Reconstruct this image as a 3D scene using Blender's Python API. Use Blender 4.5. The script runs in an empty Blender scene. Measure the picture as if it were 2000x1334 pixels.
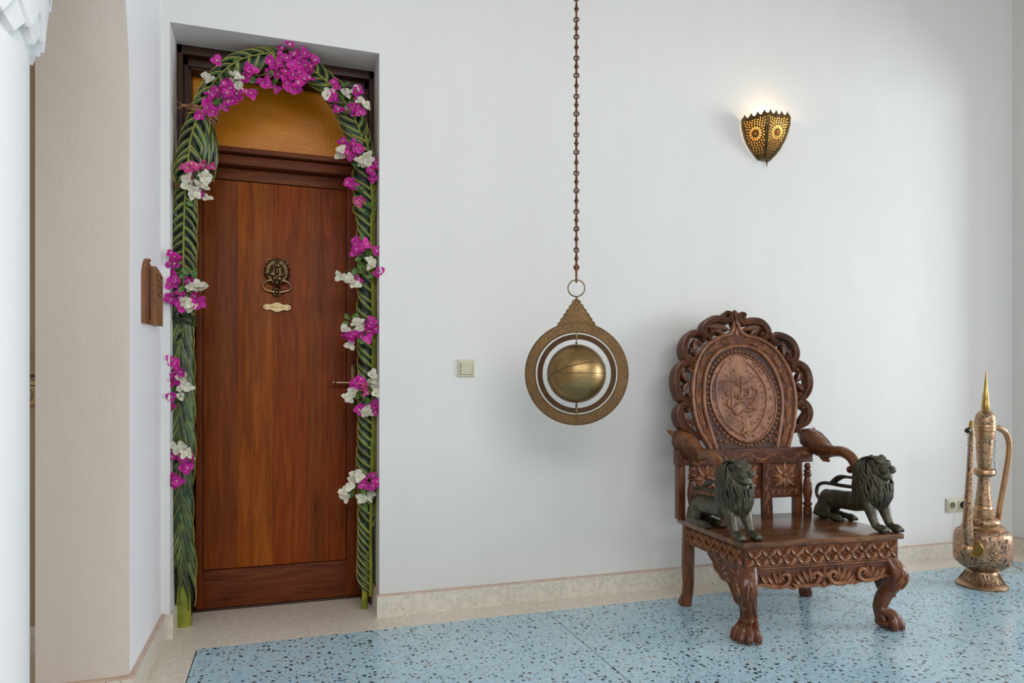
import bpy, bmesh, math, random
from mathutils import Vector, Matrix, noise
from mathutils.geometry import tessellate_polygon
V = Vector
PI = math.pi
sin, cos = math.sin, math.cos
sc = bpy.context.scene
C = sc.collection
rnd = random.Random(7)

# ---------------------------------------------------------------- camera
cd = bpy.data.cameras.new('camera')
cd.sensor_width = 36.0
cd.lens = 24.444
cd.shift_y = 0.0465
cd.clip_start = 0.05
cam = bpy.data.objects.new('camera', cd)
cam.location = (0, -3.1, 1.005)
cam.rotation_euler = (PI/2, 0, -math.radians(18.35))
C.objects.link(cam)
sc.camera = cam
sc.view_settings.view_transform = 'Standard'
sc.view_settings.look = 'None'
sc.view_settings.gamma = 1.0
sc.view_settings.use_curve_mapping = False
sc.view_settings.exposure = -0.03

# ---------------------------------------------------------------- light
w = bpy.data.worlds.new('sky')
sc.world = w
w.use_nodes = True
w.node_tree.nodes['Background'].inputs[0].default_value = (0.97, 0.98, 1.0, 1)
w.node_tree.nodes['Background'].inputs[1].default_value = 0.95

def area(name, loc, target, sx, sy, power, col):
    l = bpy.data.lights.new(name, 'AREA')
    l.shape = 'RECTANGLE'
    l.size = sx
    l.size_y = sy
    l.energy = power
    l.color = col
    o = bpy.data.objects.new(name, l)
    o.location = loc
    o.rotation_euler = (V(target)-V(loc)).to_track_quat('-Z', 'Y').to_euler()
    C.objects.link(o)
    return o

# daylight coming through the tall opening in the right-hand wall, plus an added fill lamp behind the camera
area('daylight_right', (8.2, -3.1, 1.7), (1.2, -.3, 1.1), 2.0, 2.6, 225, (0.90, 0.95, 1.0))
area('added_fill_rear', (0.8, -5.0, 3.35), (0.9, -0.8, 0.0), 5.0, 1.8, 160, (0.97, 0.98, 1.0))  # added fill lamp under the ceiling, brightens the floor

# ---------------------------------------------------------------- materials
def nt(name):
    m = bpy.data.materials.new(name)
    m.use_nodes = True
    t = m.node_tree
    return m, t, t.nodes['Principled BSDF']

def N(t, typ, **kw):
    n = t.nodes.new(typ)
    for k, v in kw.items():
        if k in n.inputs.keys():
            n.inputs[k].default_value = v
        else:
            setattr(n, k, v)
    return n

def ramp(t, fac, stops, interp='LINEAR'):
    r = t.nodes.new('ShaderNodeValToRGB')
    r.color_ramp.interpolation = interp
    e = r.color_ramp.elements
    while len(e) < len(stops):
        e.new(0.5)
    for i, (p, c) in enumerate(stops):
        e[i].position = p
        e[i].color = (*c, 1) if len(c) == 3 else c
    t.links.new(fac, r.inputs[0])
    return r.outputs[0]

def mix(t, fac, a, b, mode='MIX'):
    m = t.nodes.new('ShaderNodeMix')
    m.data_type = 'RGBA'
    m.blend_type = mode
    for s, v in ((0, fac), (6, a), (7, b)):
        if hasattr(v, 'is_output'):
            t.links.new(v, m.inputs[s])
        elif s == 0:
            m.inputs[0].default_value = v
        else:
            m.inputs[s].default_value = (*v, 1)
    return m.outputs[2]

def coords(t, scale=(1, 1, 1), rot=(0, 0, 0)):
    tc = t.nodes.new('ShaderNodeTexCoord')
    mp = t.nodes.new('ShaderNodeMapping')
    mp.inputs['Scale'].default_value = scale
    mp.inputs['Rotation'].default_value = rot
    t.links.new(tc.outputs['Object'], mp.inputs[0])
    return mp.outputs[0]

def noise_tex(t, vec, scale, detail=4, rough=0.55, dist=0.0):
    n = N(t, 'ShaderNodeTexNoise', Scale=scale, Detail=detail, Roughness=rough, Distortion=dist)
    t.links.new(vec, n.inputs['Vector'])
    return n.outputs['Fac']

def bump(t, p, h, strength=0.3, dist=0.01, prev=None):
    b = N(t, 'ShaderNodeBump', Strength=strength, Distance=dist)
    t.links.new(h, b.inputs['Height'])
    if prev:
        t.links.new(prev, b.inputs['Normal'])
    t.links.new(b.outputs[0], p.inputs['Normal'])
    return b.outputs[0]

def plain(name, col, rough=0.5, metal=0.0, bs=0.0, bscale=60, var=0.12):
    m, t, p = nt(name)
    v = coords(t)
    f = noise_tex(t, v, bscale*0.25, 3)
    c = ramp(t, f, [(0.3, tuple(x*(1-var) for x in col)), (0.7, tuple(min(1, x*(1+var)) for x in col))])
    t.links.new(c, p.inputs['Base Color'])
    p.inputs['Roughness'].default_value = rough
    p.inputs['Metallic'].default_value = metal
    if bs:
        bump(t, p, noise_tex(t, v, bscale, 4), bs, 0.004)
    return m

def plaster(name, col, col2, bs=0.25):
    m, t, p = nt(name)
    v = coords(t)
    f = noise_tex(t, v, 1.1, 5, 0.5, 0.4)
    f2 = noise_tex(t, coords(t, (2.5, 2.5, 0.5)), 2.6, 4)
    c = ramp(t, f, [(0.3, col), (0.7, col2)])
    c = mix(t, ramp(t, f2, [(0.35, (0, 0, 0)), (0.8, (0.5, 0.5, 0.5))]), c, tuple(x*0.96 for x in col))
    t.links.new(c, p.inputs['Base Color'])
    p.inputs['Roughness'].default_value = 0.6
    p.inputs['Specular IOR Level'].default_value = 0.2
    b = bump(t, p, noise_tex(t, v, 4, 4), bs, 0.02)
    bump(t, p, noise_tex(t, coords(t, (60, 60, 9)), 1.5, 4), 0.12, 0.004, b)
    return m

M_wall = plaster('white_plaster', (0.70, 0.70, 0.675), (0.73, 0.73, 0.71))
M_wall_left = plaster('smooth_lit_plaster', (0.84, 0.84, 0.865), (0.87, 0.87, 0.89), 0.15)  # whiter than the back wall, window light put into the colour
M_pier = plaster('shaded_beige_plaster', (0.66, 0.595, 0.53), (0.71, 0.645, 0.58), 0.35)  # reveal of the left wall, its shaded side put into the colour
M_pass = plaster('unlit_tan_plaster', (0.40, 0.29, 0.19), (0.45, 0.33, 0.22), 0.2)  # dark tan stands for the unlit passage, shade put into the colour
M_ceil = plaster('ceiling_plaster', (0.46, 0.42, 0.37), (0.50, 0.46, 0.41), 0.2)
M_col = plaster('column_paint', (0.76, 0.77, 0.78), (0.79, 0.79, 0.80), 0.1)

def terrazzo(name, base, base2, chips, rough=0.22):
    """chips: list of (scale, threshold, share, colour, colour2)"""
    m, t, p = nt(name)
    v = coords(t)
    nz = N(t, 'ShaderNodeTexNoise', Scale=140.0, Detail=1.0)
    t.links.new(v, nz.inputs['Vector'])
    sub = N(t, 'ShaderNodeVectorMath', operation='MULTIPLY_ADD')
    t.links.new(nz.outputs['Color'], sub.inputs[0])
    sub.inputs[1].default_value = (0.007, 0.007, 0.007)
    t.links.new(v, sub.inputs[2])
    c = ramp(t, noise_tex(t, v, 2.2, 5, 0.6), [(0.35, base), (0.65, base2)])
    c = mix(t, 0.25, c, ramp(t, noise_tex(t, v, 45, 3), [(0.35, tuple(x*0.6 for x in base)), (0.65, tuple(min(1, x*1.3) for x in base2))]))
    for i, (s, th, share, a, b) in enumerate(chips):
        vo = N(t, 'ShaderNodeTexVoronoi', Scale=s)
        off = N(t, 'ShaderNodeVectorMath', operation='ADD')
        off.inputs[1].default_value = (i*3.7, i*1.3, 0)
        t.links.new(sub.outputs[0], off.inputs[0])
        t.links.new(off.outputs[0], vo.inputs['Vector'])
        sep = N(t, 'ShaderNodeSeparateColor')
        t.links.new(vo.outputs['Color'], sep.inputs[0])
        # chip radius varies from cell to cell; only a share of the cells has one
        mr = N(t, 'ShaderNodeMapRange')
        mr.inputs['From Min'].default_value = 1-share
        mr.inputs['From Max'].default_value = 1.0
        mr.inputs['To Min'].default_value = th*0.4
        mr.inputs['To Max'].default_value = th
        mr.clamp = False
        t.links.new(sep.outputs[0], mr.inputs[0])
        lt = N(t, 'ShaderNodeMath', operation='LESS_THAN')
        t.links.new(vo.outputs['Distance'], lt.inputs[0])
        t.links.new(mr.outputs[0], lt.inputs[1])
        has = N(t, 'ShaderNodeMath', operation='GREATER_THAN')
        has.inputs[1].default_value = 1-share
        t.links.new(sep.outputs[0], has.inputs[0])
        mu = N(t, 'ShaderNodeMath', operation='MULTIPLY')
        t.links.new(lt.outputs[0], mu.inputs[0])
        t.links.new(has.outputs[0], mu.inputs[1])
        cc = ramp(t, sep.outputs[1], [(0.0, a), (0.6, a), (1.0, b)])
        c = mix(t, mu.outputs[0], c, cc)
    t.links.new(c, p.inputs['Base Color'])
    p.inputs['Roughness'].default_value = rough
    p.inputs['Specular IOR Level'].default_value = 0.5
    bump(t, p, noise_tex(t, v, 3, 2), 0.03, 0.01)
    return m

M_blue = terrazzo('blue_terrazzo', (0.37, 0.59, 0.72), (0.49, 0.68, 0.76), [
    (62, 0.42, 0.6, (0.48, 0.56, 0.56), (0.30, 0.46, 0.62)),
    (44, 0.36, 0.22, (0.55, 0.55, 0.50), (0.42, 0.33, 0.27)),
    (50, 0.40, 0.58, (0.012, 0.018, 0.024), (0.03, 0.07, 0.10)),
    (84, 0.34, 0.42, (0.02, 0.03, 0.04), (0.10, 0.06, 0.04))])
M_cream = terrazzo('cream_terrazzo', (0.74, 0.66, 0.55), (0.80, 0.72, 0.62), [
    (150, 0.30, 0.35, (0.30, 0.26, 0.20), (0.16, 0.14, 0.12)),
    (230, 0.34, 0.5, (0.62, 0.57, 0.48), (0.44, 0.36, 0.28))], 0.35)
M_skirt = terrazzo('skirting_terrazzo', (0.62, 0.585, 0.49), (0.68, 0.64, 0.55), [
    (120, 0.28, 0.25, (0.25, 0.24, 0.2), (0.08, 0.08, 0.08)),
    (200, 0.36, 0.5, (0.68, 0.66, 0.58), (0.45, 0.42, 0.34))], 0.4)
M_tan = plain('tan_paint_line', (0.58, 0.44, 0.35), 0.6, bs=0.2)
M_dark = plain('dark_joint', (0.03, 0.04, 0.045), 0.6)

def wood(name, dark, mid, light, grain=(14, 14, 1.1), rough=0.3, scale=2.0, bs=0.15, coat=0.0, rot=(0, 0, 0), blotch=0.0, spec=0.4):
    m, t, p = nt(name)
    v = coords(t, grain, rot)
    v1 = coords(t, (1, 1, 1))
    n1 = noise_tex(t, v, scale, 6, 0.6, 1.2)
    n2 = noise_tex(t, coords(t, tuple(g*7 for g in grain), rot), scale, 3, 0.6)
    c = ramp(t, n1, [(0.34, dark), (0.5, mid), (0.66, light)])
    c = mix(t, 0.35, c, ramp(t, n2, [(0.3, dark), (0.7, light)]))
    if blotch:
        c = mix(t, ramp(t, noise_tex(t, v1, 5, 4), [(0.55, (0, 0, 0)), (0.75, (blotch, blotch, blotch))]), c, tuple(x*0.25+0.015 for x in dark))
    t.links.new(c, p.inputs['Base Color'])
    p.inputs['Roughness'].default_value = rough
    p.inputs['Coat Weight'].default_value = coat
    p.inputs['Specular IOR Level'].default_value = spec
    p.inputs['Coat Roughness'].default_value = 0.15
    bump(t, p, n2, bs, 0.002)
    return m

# door: polished teak boards of differing tone
M_door = wood('door_teak', (0.075, 0.012, 0.002), (0.155, 0.028, 0.004), (0.21, 0.045, 0.007), rough=0.45, spec=0.14)
M_board = [wood('teak_board', *c, rough=0.45, spec=0.14, scale=1.6+0.3*i, grain=(11, 14, 0.8)) for i, c in enumerate([
    ((0.09, 0.016, 0.003), (0.18, 0.037, 0.006), (0.25, 0.062, 0.010)),
    ((0.13, 0.024, 0.002), (0.25, 0.056, 0.005), (0.36, 0.100, 0.009)),
    ((0.12, 0.019, 0.002), (0.22, 0.040, 0.004), (0.29, 0.066, 0.008)),
    ((0.08, 0.016, 0.003), (0.18, 0.037, 0.006), (0.25, 0.060, 0.010)),
    ((0.09, 0.014, 0.002), (0.19, 0.033, 0.004), (0.26, 0.055, 0.008))])]
M_rail = wood('door_rail_teak', (0.06, 0.012, 0.004), (0.13, 0.030, 0.008), (0.19, 0.052, 0.014), grain=(1.1, 12, 14), rough=0.45, spec=0.14)
M_frame = wood('dark_door_frame', (0.022, 0.007, 0.003), (0.040, 0.013, 0.006), (0.065, 0.022, 0.010), rough=0.45)
# chair
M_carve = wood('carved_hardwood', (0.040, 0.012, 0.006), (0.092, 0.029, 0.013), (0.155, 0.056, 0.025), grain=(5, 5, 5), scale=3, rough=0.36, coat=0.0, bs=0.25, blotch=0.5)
M_carve_hi = wood('highlight_hardwood', (0.09, 0.029, 0.011), (0.215, 0.078, 0.031), (0.35, 0.145, 0.060), grain=(5, 5, 5), scale=3, rough=0.34, coat=0.0, bs=0.2)  # lighter tone for raised carving, highlights put into the colour
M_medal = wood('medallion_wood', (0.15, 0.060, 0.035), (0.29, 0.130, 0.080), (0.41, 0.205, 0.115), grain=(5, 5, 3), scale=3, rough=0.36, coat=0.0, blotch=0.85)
M_ground = wood('recess_shade_hardwood', (0.022, 0.008, 0.005), (0.05, 0.017, 0.010), (0.09, 0.032, 0.018), grain=(5, 5, 5), scale=4, rough=0.5)  # darker ground behind the beads, recess shade put into the colour
M_leg = wood('leg_hardwood', (0.045, 0.012, 0.005), (0.115, 0.034, 0.012), (0.22, 0.076, 0.027), grain=(6, 6, 1.6), scale=3, rough=0.3, coat=0.05)
M_arm = wood('amber_hardwood', (0.075, 0.024, 0.008), (0.17, 0.062, 0.018), (0.27, 0.11, 0.034), grain=(6, 6, 6), scale=2.5, rough=0.28, coat=0.1)
M_seat = wood('seat_board', (0.025, 0.008, 0.003), (0.13, 0.046, 0.017), (0.34, 0.155, 0.06), grain=(0.9, 5, 3), scale=2.2, rough=0.22, coat=0.15)
M_plaque = wood('plaque_wood', (0.09, 0.028, 0.010), (0.19, 0.07, 0.025), (0.27, 0.11, 0.045), grain=(9, 9, 1.2), rough=0.5)
M_plaque2 = wood('plaque_light_wood', (0.14, 0.055, 0.02), (0.25, 0.11, 0.04), (0.33, 0.16, 0.065), grain=(9, 9, 1.2), rough=0.5)

def metal(name, dark, light, rough=0.35, scale=18, bs=0.1, met=1.0):
    m, t, p = nt(name)
    v = coords(t)
    f = noise_tex(t, v, scale, 6, 0.65)
    c = ramp(t, f, [(0.32, dark), (0.62, light)])
    t.links.new(c, p.inputs['Base Color'])
    p.inputs['Metallic'].default_value = met
    p.inputs['Roughness'].default_value = rough
    bump(t, p, noise_tex(t, v, scale*6, 3), bs, 0.001)
    return m

def engraved(name, dark, light, rough=0.4, scale=55, width=0.05, dep=0.4):
    """brass cut with fine curling lines"""
    m, t, p = nt(name)
    v = coords(t)
    nz = N(t, 'ShaderNodeTexNoise', Scale=scale*0.6, Detail=2.0)
    t.links.new(v, nz.inputs['Vector'])
    ma = N(t, 'ShaderNodeVectorMath', operation='MULTIPLY_ADD')
    k = 1.3/scale
    ma.inputs[1].default_value = (k, k, k)
    t.links.new(nz.outputs['Color'], ma.inputs[0])
    t.links.new(v, ma.inputs[2])
    vo = N(t, 'ShaderNodeTexVoronoi', Scale=scale, feature='DISTANCE_TO_EDGE')
    t.links.new(ma.outputs[0], vo.inputs['Vector'])
    brk = noise_tex(t, v, scale*0.9, 1)
    th = N(t, 'ShaderNodeMapRange')
    th.inputs['From Min'].default_value = 0.44
    th.inputs['From Max'].default_value = 0.56
    th.inputs['To Min'].default_value = width
    th.inputs['To Max'].default_value = 0.0
    t.links.new(brk, th.inputs[0])
    lt = N(t, 'ShaderNodeMath', operation='LESS_THAN')
    t.links.new(vo.outputs['Distance'], lt.inputs[0])
    t.links.new(th.outputs[0], lt.inputs[1])
    f = noise_tex(t, v, 14, 6, 0.65)
    c = ramp(t, f, [(0.32, light), (0.68, tuple(x*0.72 for x in light))])
    c = mix(t, lt.outputs[0], c, dark)
    t.links.new(c, p.inputs['Base Color'])
    inv = N(t, 'ShaderNodeMath', operation='SUBTRACT')
    inv.inputs[0].default_value = 1.0
    t.links.new(lt.outputs[0], inv.inputs[1])
    t.links.new(inv.outputs[0], p.inputs['Metallic'])
    p.inputs['Roughness'].default_value = rough
    bump(t, p, lt.outputs[0], -dep, 0.0012)
    return m

M_brass_ring = engraved('engraved_brown_brass', (0.06, 0.03, 0.015), (0.20, 0.118, 0.052), 0.44, 120, 0.07)
M_brass_inner = engraved('engraved_dark_brass', (0.03, 0.015, 0.008), (0.13, 0.07, 0.033), 0.45, 110, 0.09)
M_globe = engraved('engraved_gold_brass', (0.16, 0.10, 0.04), (0.42, 0.28, 0.12), 0.38, 150, 0.045, 0.2)
M_rust = metal('rusty_iron', (0.07, 0.03, 0.015), (0.20, 0.085, 0.045), 0.55, 60, 0.4, 0.75)
M_ringmetal = metal('old_brass', (0.12, 0.08, 0.035), (0.22, 0.15, 0.07), 0.4, 60)
M_sconce = metal('sconce_brass', (0.085, 0.052, 0.018), (0.17, 0.112, 0.042), 0.42, 25, 0.15, 0.9)
M_ewer = engraved('ewer_chased_copper', (0.012, 0.008, 0.008), (0.50, 0.315, 0.205), 0.46, 66, 0.085, 0.8)
M_ewer_fine = engraved('ewer_fine_chased_copper', (0.02, 0.012, 0.01), (0.50, 0.32, 0.19), 0.46, 80, 0.08, 0.8)
M_copper = metal('ewer_copper', (0.36, 0.215, 0.12), (0.50, 0.31, 0.175), 0.36, 14)
M_gold = metal('ewer_brass', (0.33, 0.21, 0.06), (0.50, 0.34, 0.11), 0.33, 40, 0.4)
M_knock = metal('knocker_brass', (0.05, 0.035, 0.02), (0.30, 0.20, 0.10), 0.36, 45, 0.5)
M_knock_hi = metal('knocker_ring_brass', (0.42, 0.27, 0.15), (0.55, 0.38, 0.22), 0.3, 30)
M_plate = plain('engraved_cream_brass', (0.60, 0.42, 0.19), 0.4, 0.25)
M_plate_edge = plain('plate_backing', (0.06, 0.05, 0.03), 0.5, 0.3)
M_ink = plain('lettering_brown', (0.20, 0.09, 0.03), 0.6)
M_black = plain('black_metal', (0.015, 0.015, 0.015), 0.4)
M_chain = metal('steel_chain', (0.10, 0.10, 0.10), (0.25, 0.25, 0.25), 0.4)

def lion_mat():
    m, t, p = nt('green_bronze_paint')
    v = coords(t)
    c = ramp(t, noise_tex(t, v, 16, 6, 0.7), [(0.3, (0.020, 0.019, 0.012)), (0.52, (0.066, 0.060, 0.037)), (0.72, (0.15, 0.132, 0.078))])
    c = mix(t, ramp(t, noise_tex(t, v, 11, 5), [(0.62, (0, 0, 0)), (0.72, (0.5, 0.5, 0.5))]), c, (0.07, 0.02, 0.014))
    t.links.new(c, p.inputs['Base Color'])
    p.inputs['Roughness'].default_value = 0.4
    p.inputs['Metallic'].default_value = 0.2
    bump(t, p, noise_tex(t, v, 90, 4), 0.25, 0.003)
    return m
M_lion = lion_mat()
M_claw = plain('dark_claw', (0.02, 0.018, 0.016), 0.3, 0.2)
M_tooth = plain('bone_tooth', (0.30, 0.28, 0.20), 0.5)

def amber():
    m, t, p = nt('amber_textured_glass')
    v = coords(t)
    c = ramp(t, noise_tex(t, v, 3, 4), [(0.3, (0.62, 0.20, 0.001)), (0.7, (0.74, 0.26, 0.002))])
    t.links.new(c, p.inputs['Base Color'])
    p.inputs['Roughness'].default_value = 0.34
    p.inputs['Specular IOR Level'].default_value = 0.3
    p.inputs['Transmission Weight'].default_value = 0.1
    vo = N(t, 'ShaderNodeTexVoronoi', Scale=130.0)
    t.links.new(v, vo.inputs['Vector'])
    b = bump(t, p, vo.outputs['Distance'], 0.22, 0.004)
    bump(t, p, noise_tex(t, coords(t, (1, 1, 0.35)), 60, 3), 0.2, 0.005, b)
    return m
M_amber = amber()
M_switch = plain('ivory_plastic', (0.56, 0.52, 0.38), 0.35, var=0.03)
M_hole = plain('socket_dark', (0.16, 0.13, 0.08), 0.5)
M_twine = plain('raffia', (0.32, 0.15, 0.065), 0.8, bs=0.6, bscale=300, var=0.4)
M_cable = plain('cream_cable', (0.55, 0.48, 0.34), 0.5)

def leafy(name, col, col2, rough=0.32, trans=0.0, scale=30, bs=0.2, lo=0.8, hi=1.25):
    m, t, p = nt(name)
    oi = t.nodes.new('ShaderNodeObjectInfo')
    v = coords(t)
    f = noise_tex(t, v, scale, 3)
    c = ramp(t, f, [(0.3, col), (0.7, col2)])
    hs = N(t, 'ShaderNodeHueSaturation')
    mr = N(t, 'ShaderNodeMapRange')
    mr.inputs['To Min'].default_value = lo
    mr.inputs['To Max'].default_value = hi
    t.links.new(oi.outputs['Random'], mr.inputs[0])
    t.links.new(mr.outputs[0], hs.inputs['Value'])
    t.links.new(c, hs.inputs['Color'])
    t.links.new(hs.outputs[0], p.inputs['Base Color'])
    p.inputs['Roughness'].default_value = rough
    if trans:
        tr = N(t, 'ShaderNodeBsdfTranslucent')
        t.links.new(hs.outputs[0], tr.inputs[0])
        ms = N(t, 'ShaderNodeMixShader')
        ms.inputs[0].default_value = trans
        t.links.new(p.outputs[0], ms.inputs[1])
        t.links.new(tr.outputs[0], ms.inputs[2])
        t.links.new(ms.outputs[0], t.nodes['Material Output'].inputs[0])
    bump(t, p, noise_tex(t, v, scale*3, 2), bs, 0.002)
    return m

M_palm = leafy('palm_leaf_green', (0.012, 0.030, 0.010), (0.045, 0.082, 0.024), 0.38, lo=0.5, hi=1.7)
M_palm2 = leafy('palm_leaf_dull_green', (0.028, 0.050, 0.018), (0.085, 0.115, 0.040), 0.36, lo=0.5, hi=1.6)
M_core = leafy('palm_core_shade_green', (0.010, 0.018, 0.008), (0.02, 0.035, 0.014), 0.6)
M_vein = leafy('palm_midrib_yellow', (0.34, 0.30, 0.035), (0.48, 0.42, 0.07), 0.4)
M_rib = leafy('palm_rib_green', (0.12, 0.14, 0.010), (0.25, 0.26, 0.022), 0.35, scale=14)
M_mag = leafy('magenta_bract', (0.46, 0.010, 0.26), (0.72, 0.035, 0.42), 0.5, 0.3, 60, 0.4)
M_pink = leafy('pink_bract', (0.62, 0.05, 0.25), (0.75, 0.10, 0.36), 0.5, 0.3, 60, 0.4)
M_wht = leafy('white_bract', (0.74, 0.72, 0.56), (0.86, 0.85, 0.74), 0.5, 0.3, 60, 0.4)
M_bleaf = leafy('bougainvillea_leaf', (0.05, 0.13, 0.02), (0.12, 0.24, 0.045), 0.4, 0.15, 40)
M_floret = plain('cream_floret', (0.85, 0.78, 0.55), 0.5)

# ---------------------------------------------------------------- mesh tools
class MB:
    def __init__(s):
        s.v = []
        s.f = []
        s.m = []
    def add(s, vs, fs, mi=0, T=None):
        o = len(s.v)
        for q in vs:
            s.v.append((T @ V(q)) if T is not None else V(q))
        for f in fs:
            s.f.append([i+o for i in f])
            s.m.append(mi)
        return s
    def box(s, x0, x1, y0, y1, z0, z1, mi=0, T=None):
        vs = [(x, y, z) for x in (x0, x1) for y in (y0, y1) for z in (z0, z1)]
        return s.add(vs, [(0, 1, 3, 2), (4, 6, 7, 5), (0, 4, 5, 1), (2, 3, 7, 6), (0, 2, 6, 4), (1, 5, 7, 3)], mi, T)
    def cbox(s, x0, x1, y0, y1, z0, z1, b=0.003, mi=0, T=None):
        """box with all twelve edges chamfered"""
        bm = bmesh.new()
        vs = [bm.verts.new((x, y, z)) for x in (x0, x1) for y in (y0, y1) for z in (z0, z1)]
        for f in [(0, 1, 3, 2), (4, 6, 7, 5), (0, 4, 5, 1), (2, 3, 7, 6), (0, 2, 6, 4), (1, 5, 7, 3)]:
            bm.faces.new([vs[i] for i in f])
        bmesh.ops.bevel(bm, geom=bm.edges[:], offset=b, segments=2, affect='EDGES', profile=0.6)
        bm.verts.index_update()
        s.add([v.co.copy() for v in bm.verts], [[v.index for v in f.verts] for f in bm.faces], mi, T)
        bm.free()
        return s
    def tube(s, path, r, n=8, closed=False, up=None, flat=1.0, mi=0, T=None, cap=True):
        """swept tube; r number or list; flat squashes the section along the 'up' direction"""
        P = [V(p) for p in path]
        k = len(P)
        R = r if isinstance(r, (list, tuple)) else [r]*k
        tang = []
        for i in range(k):
            a = P[(i-1) % k] if (closed or i > 0) else P[i]
            b = P[(i+1) % k] if (closed or i < k-1) else P[i]
            d = b-a
            tang.append(d.normalized() if d.length > 1e-9 else V((0, 0, 1)))
        u = V(up) if up is not None else (V((0, 0, 1)) if abs(tang[0].z) < 0.9 else V((1, 0, 0)))
        u = (u-tang[0]*u.dot(tang[0])).normalized()
        vs = []
        for i in range(k):
            if up is not None:
                u2 = V(up)-tang[i]*V(up).dot(tang[i])
            else:
                u2 = u-tang[i]*u.dot(tang[i])
            if u2.length > 1e-6:
                u = u2.normalized()
            b = tang[i].cross(u)
            for j in range(n):
                a = 2*PI*j/n
                vs.append(P[i]+b*(R[i]*cos(a))+u*(R[i]*flat*sin(a)))
        fs = []
        for i in range(k if closed else k-1):
            for j in range(n):
                a, b2 = i*n+j, i*n+(j+1) % n
                c, d = ((i+1) % k)*n+(j+1) % n, ((i+1) % k)*n+j
                fs.append((a, b2, c, d))
        if cap and not closed:
            fs.append(tuple(range(n))[::-1])
            fs.append(tuple((k-1)*n+j for j in range(n)))
        return s.add(vs, fs, mi, T)
    def lathe(s, prof, n=32, c=(0, 0, 0), mi=0, T=None, cap=True, sx=1.0):
        c = V(c)
        vs = []
        for r, z in prof:
            for j in range(n):
                a = 2*PI*j/n
                vs.append(c+V((r*cos(a)*sx, r*sin(a), z)))
        fs = []
        for i in range(len(prof)-1):
            for j in range(n):
                fs.append((i*n+j, i*n+(j+1) % n, (i+1)*n+(j+1) % n, (i+1)*n+j))
        if cap:
            fs.append(tuple(range(n))[::-1])
            fs.append(tuple((len(prof)-1)*n+j for j in range(n)))
        return s.add(vs, fs, mi, T)
    def ell(s, c, r, n=14, m=9, R=None, mi=0, T=None):
        c = V(c)
        r = V(r) if not isinstance(r, (int, float)) else V((r, r, r))
        vs = [V((0, 0, -1))]
        for i in range(1, m):
            t = PI*i/m
            for j in range(n):
                a = 2*PI*j/n
                vs.append(V((sin(t)*cos(a), sin(t)*sin(a), -cos(t))))
        vs.append(V((0, 0, 1)))
        vs = [V((q.x*r.x, q.y*r.y, q.z*r.z)) for q in vs]
        if R is not None:
            vs = [R @ q for q in vs]
        vs = [q+c for q in vs]
        fs = [(0, 1+(j+1) % n, 1+j) for j in range(n)]
        for i in range(m-2):
            for j in range(n):
                a = 1+i*n+j
                b = 1+i*n+(j+1) % n
                fs.append((a, b, b+n, a+n))
        L = len(vs)-1
        fs += [(L, 1+(m-2)*n+j, 1+(m-2)*n+(j+1) % n) for j in range(n)]
        return s.add(vs, fs, mi, T)
    def prism(s, loops, n0, n1, fn=None, mi=0, T=None):
        """extrude a 2D outline (loops[0]) with holes (other loops) from n0 to n1; fn maps (s,h,n) to 3D"""
        fn = fn or (lambda a, b, c: V((a, b, c)))
        flat = [p for l in loops for p in l]
        tri = tessellate_polygon([[V((p[0], p[1], 0)) for p in l] for l in loops])
        L = len(flat)
        vs = [fn(p[0], p[1], n0) for p in flat]+[fn(p[0], p[1], n1) for p in flat]
        fs = [tuple(t) for t in tri]+[tuple(i+L for i in t[::-1]) for t in tri]
        o = 0
        for l in loops:
            k = len(l)
            for i in range(k):
                a, b = o+i, o+(i+1) % k
                fs.append((a, b, b+L, a+L))
            o += k
        return s.add(vs, fs, mi, T)

def spline(pts, n=6, closed=False):
    """Catmull-Rom through the points"""
    P = [V(p) if len(p) == 3 else V((p[0], p[1], 0)) for p in pts]
    k = len(P)
    out = []
    for i in range(k if closed else k-1):
        a = P[(i-1) % k] if (closed or i > 0) else P[0]*2-P[1]
        b = P[i]
        c = P[(i+1) % k]
        d = P[(i+2) % k] if (closed or i+2 < k) else P[-1]*2-P[-2]
        for j in range(n):
            t = j/n
            out.append(0.5*((2*b)+(c-a)*t+(2*a-5*b+4*c-d)*t*t+(3*b-a-3*c+d)*t**3))
    if not closed:
        out.append(P[-1])
    return out

def fix(me, angle=40, smooth=True):
    bm = bmesh.new()
    bm.from_mesh(me)
    bmesh.ops.recalc_face_normals(bm, faces=bm.faces)
    bm.to_mesh(me)
    bm.free()
    if smooth:
        me.polygons.foreach_set('use_smooth', [True]*len(me.polygons))
        me.set_sharp_from_angle(angle=math.radians(angle))
    return me

def wloc(o):
    l = V((0, 0, 0))
    while o is not None:
        l += o.location
        o = o.parent
    return l

def mk(name, mb, mats, parent=None, angle=40, label=None, cat=None, group=None, kind=None, loc=None, smooth=True, local=False):
    """link one mesh object; vertices come in world coordinates"""
    if isinstance(mb, MB):
        me = bpy.data.meshes.new(name)
        base = V((0, 0, 0))
        if parent is not None and not local:
            base = wloc(parent)
        if loc is not None:
            base = V(loc)
        me.from_pydata([q-base for q in mb.v], [], mb.f)
        me.polygons.foreach_set('material_index', mb.m)
        fix(me, angle, smooth)
    else:
        me = mb
    mats = mats if isinstance(mats, (list, tuple)) else [mats]
    if not me.materials:
        for m in mats:
            me.materials.append(m)
    o = bpy.data.objects.new(name, me)
    if loc is not None and parent is None:
        o.location = loc
    C.objects.link(o)
    if parent is not None:
        o.parent = parent
    tag(o, label, cat, group, kind)
    return o

def tag(o, label=None, cat=None, group=None, kind=None):
    if label:
        o['label'] = label
    if cat:
        o['category'] = cat
    if group:
        o['group'] = group
    if kind:
        o['kind'] = kind
    return o

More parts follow.
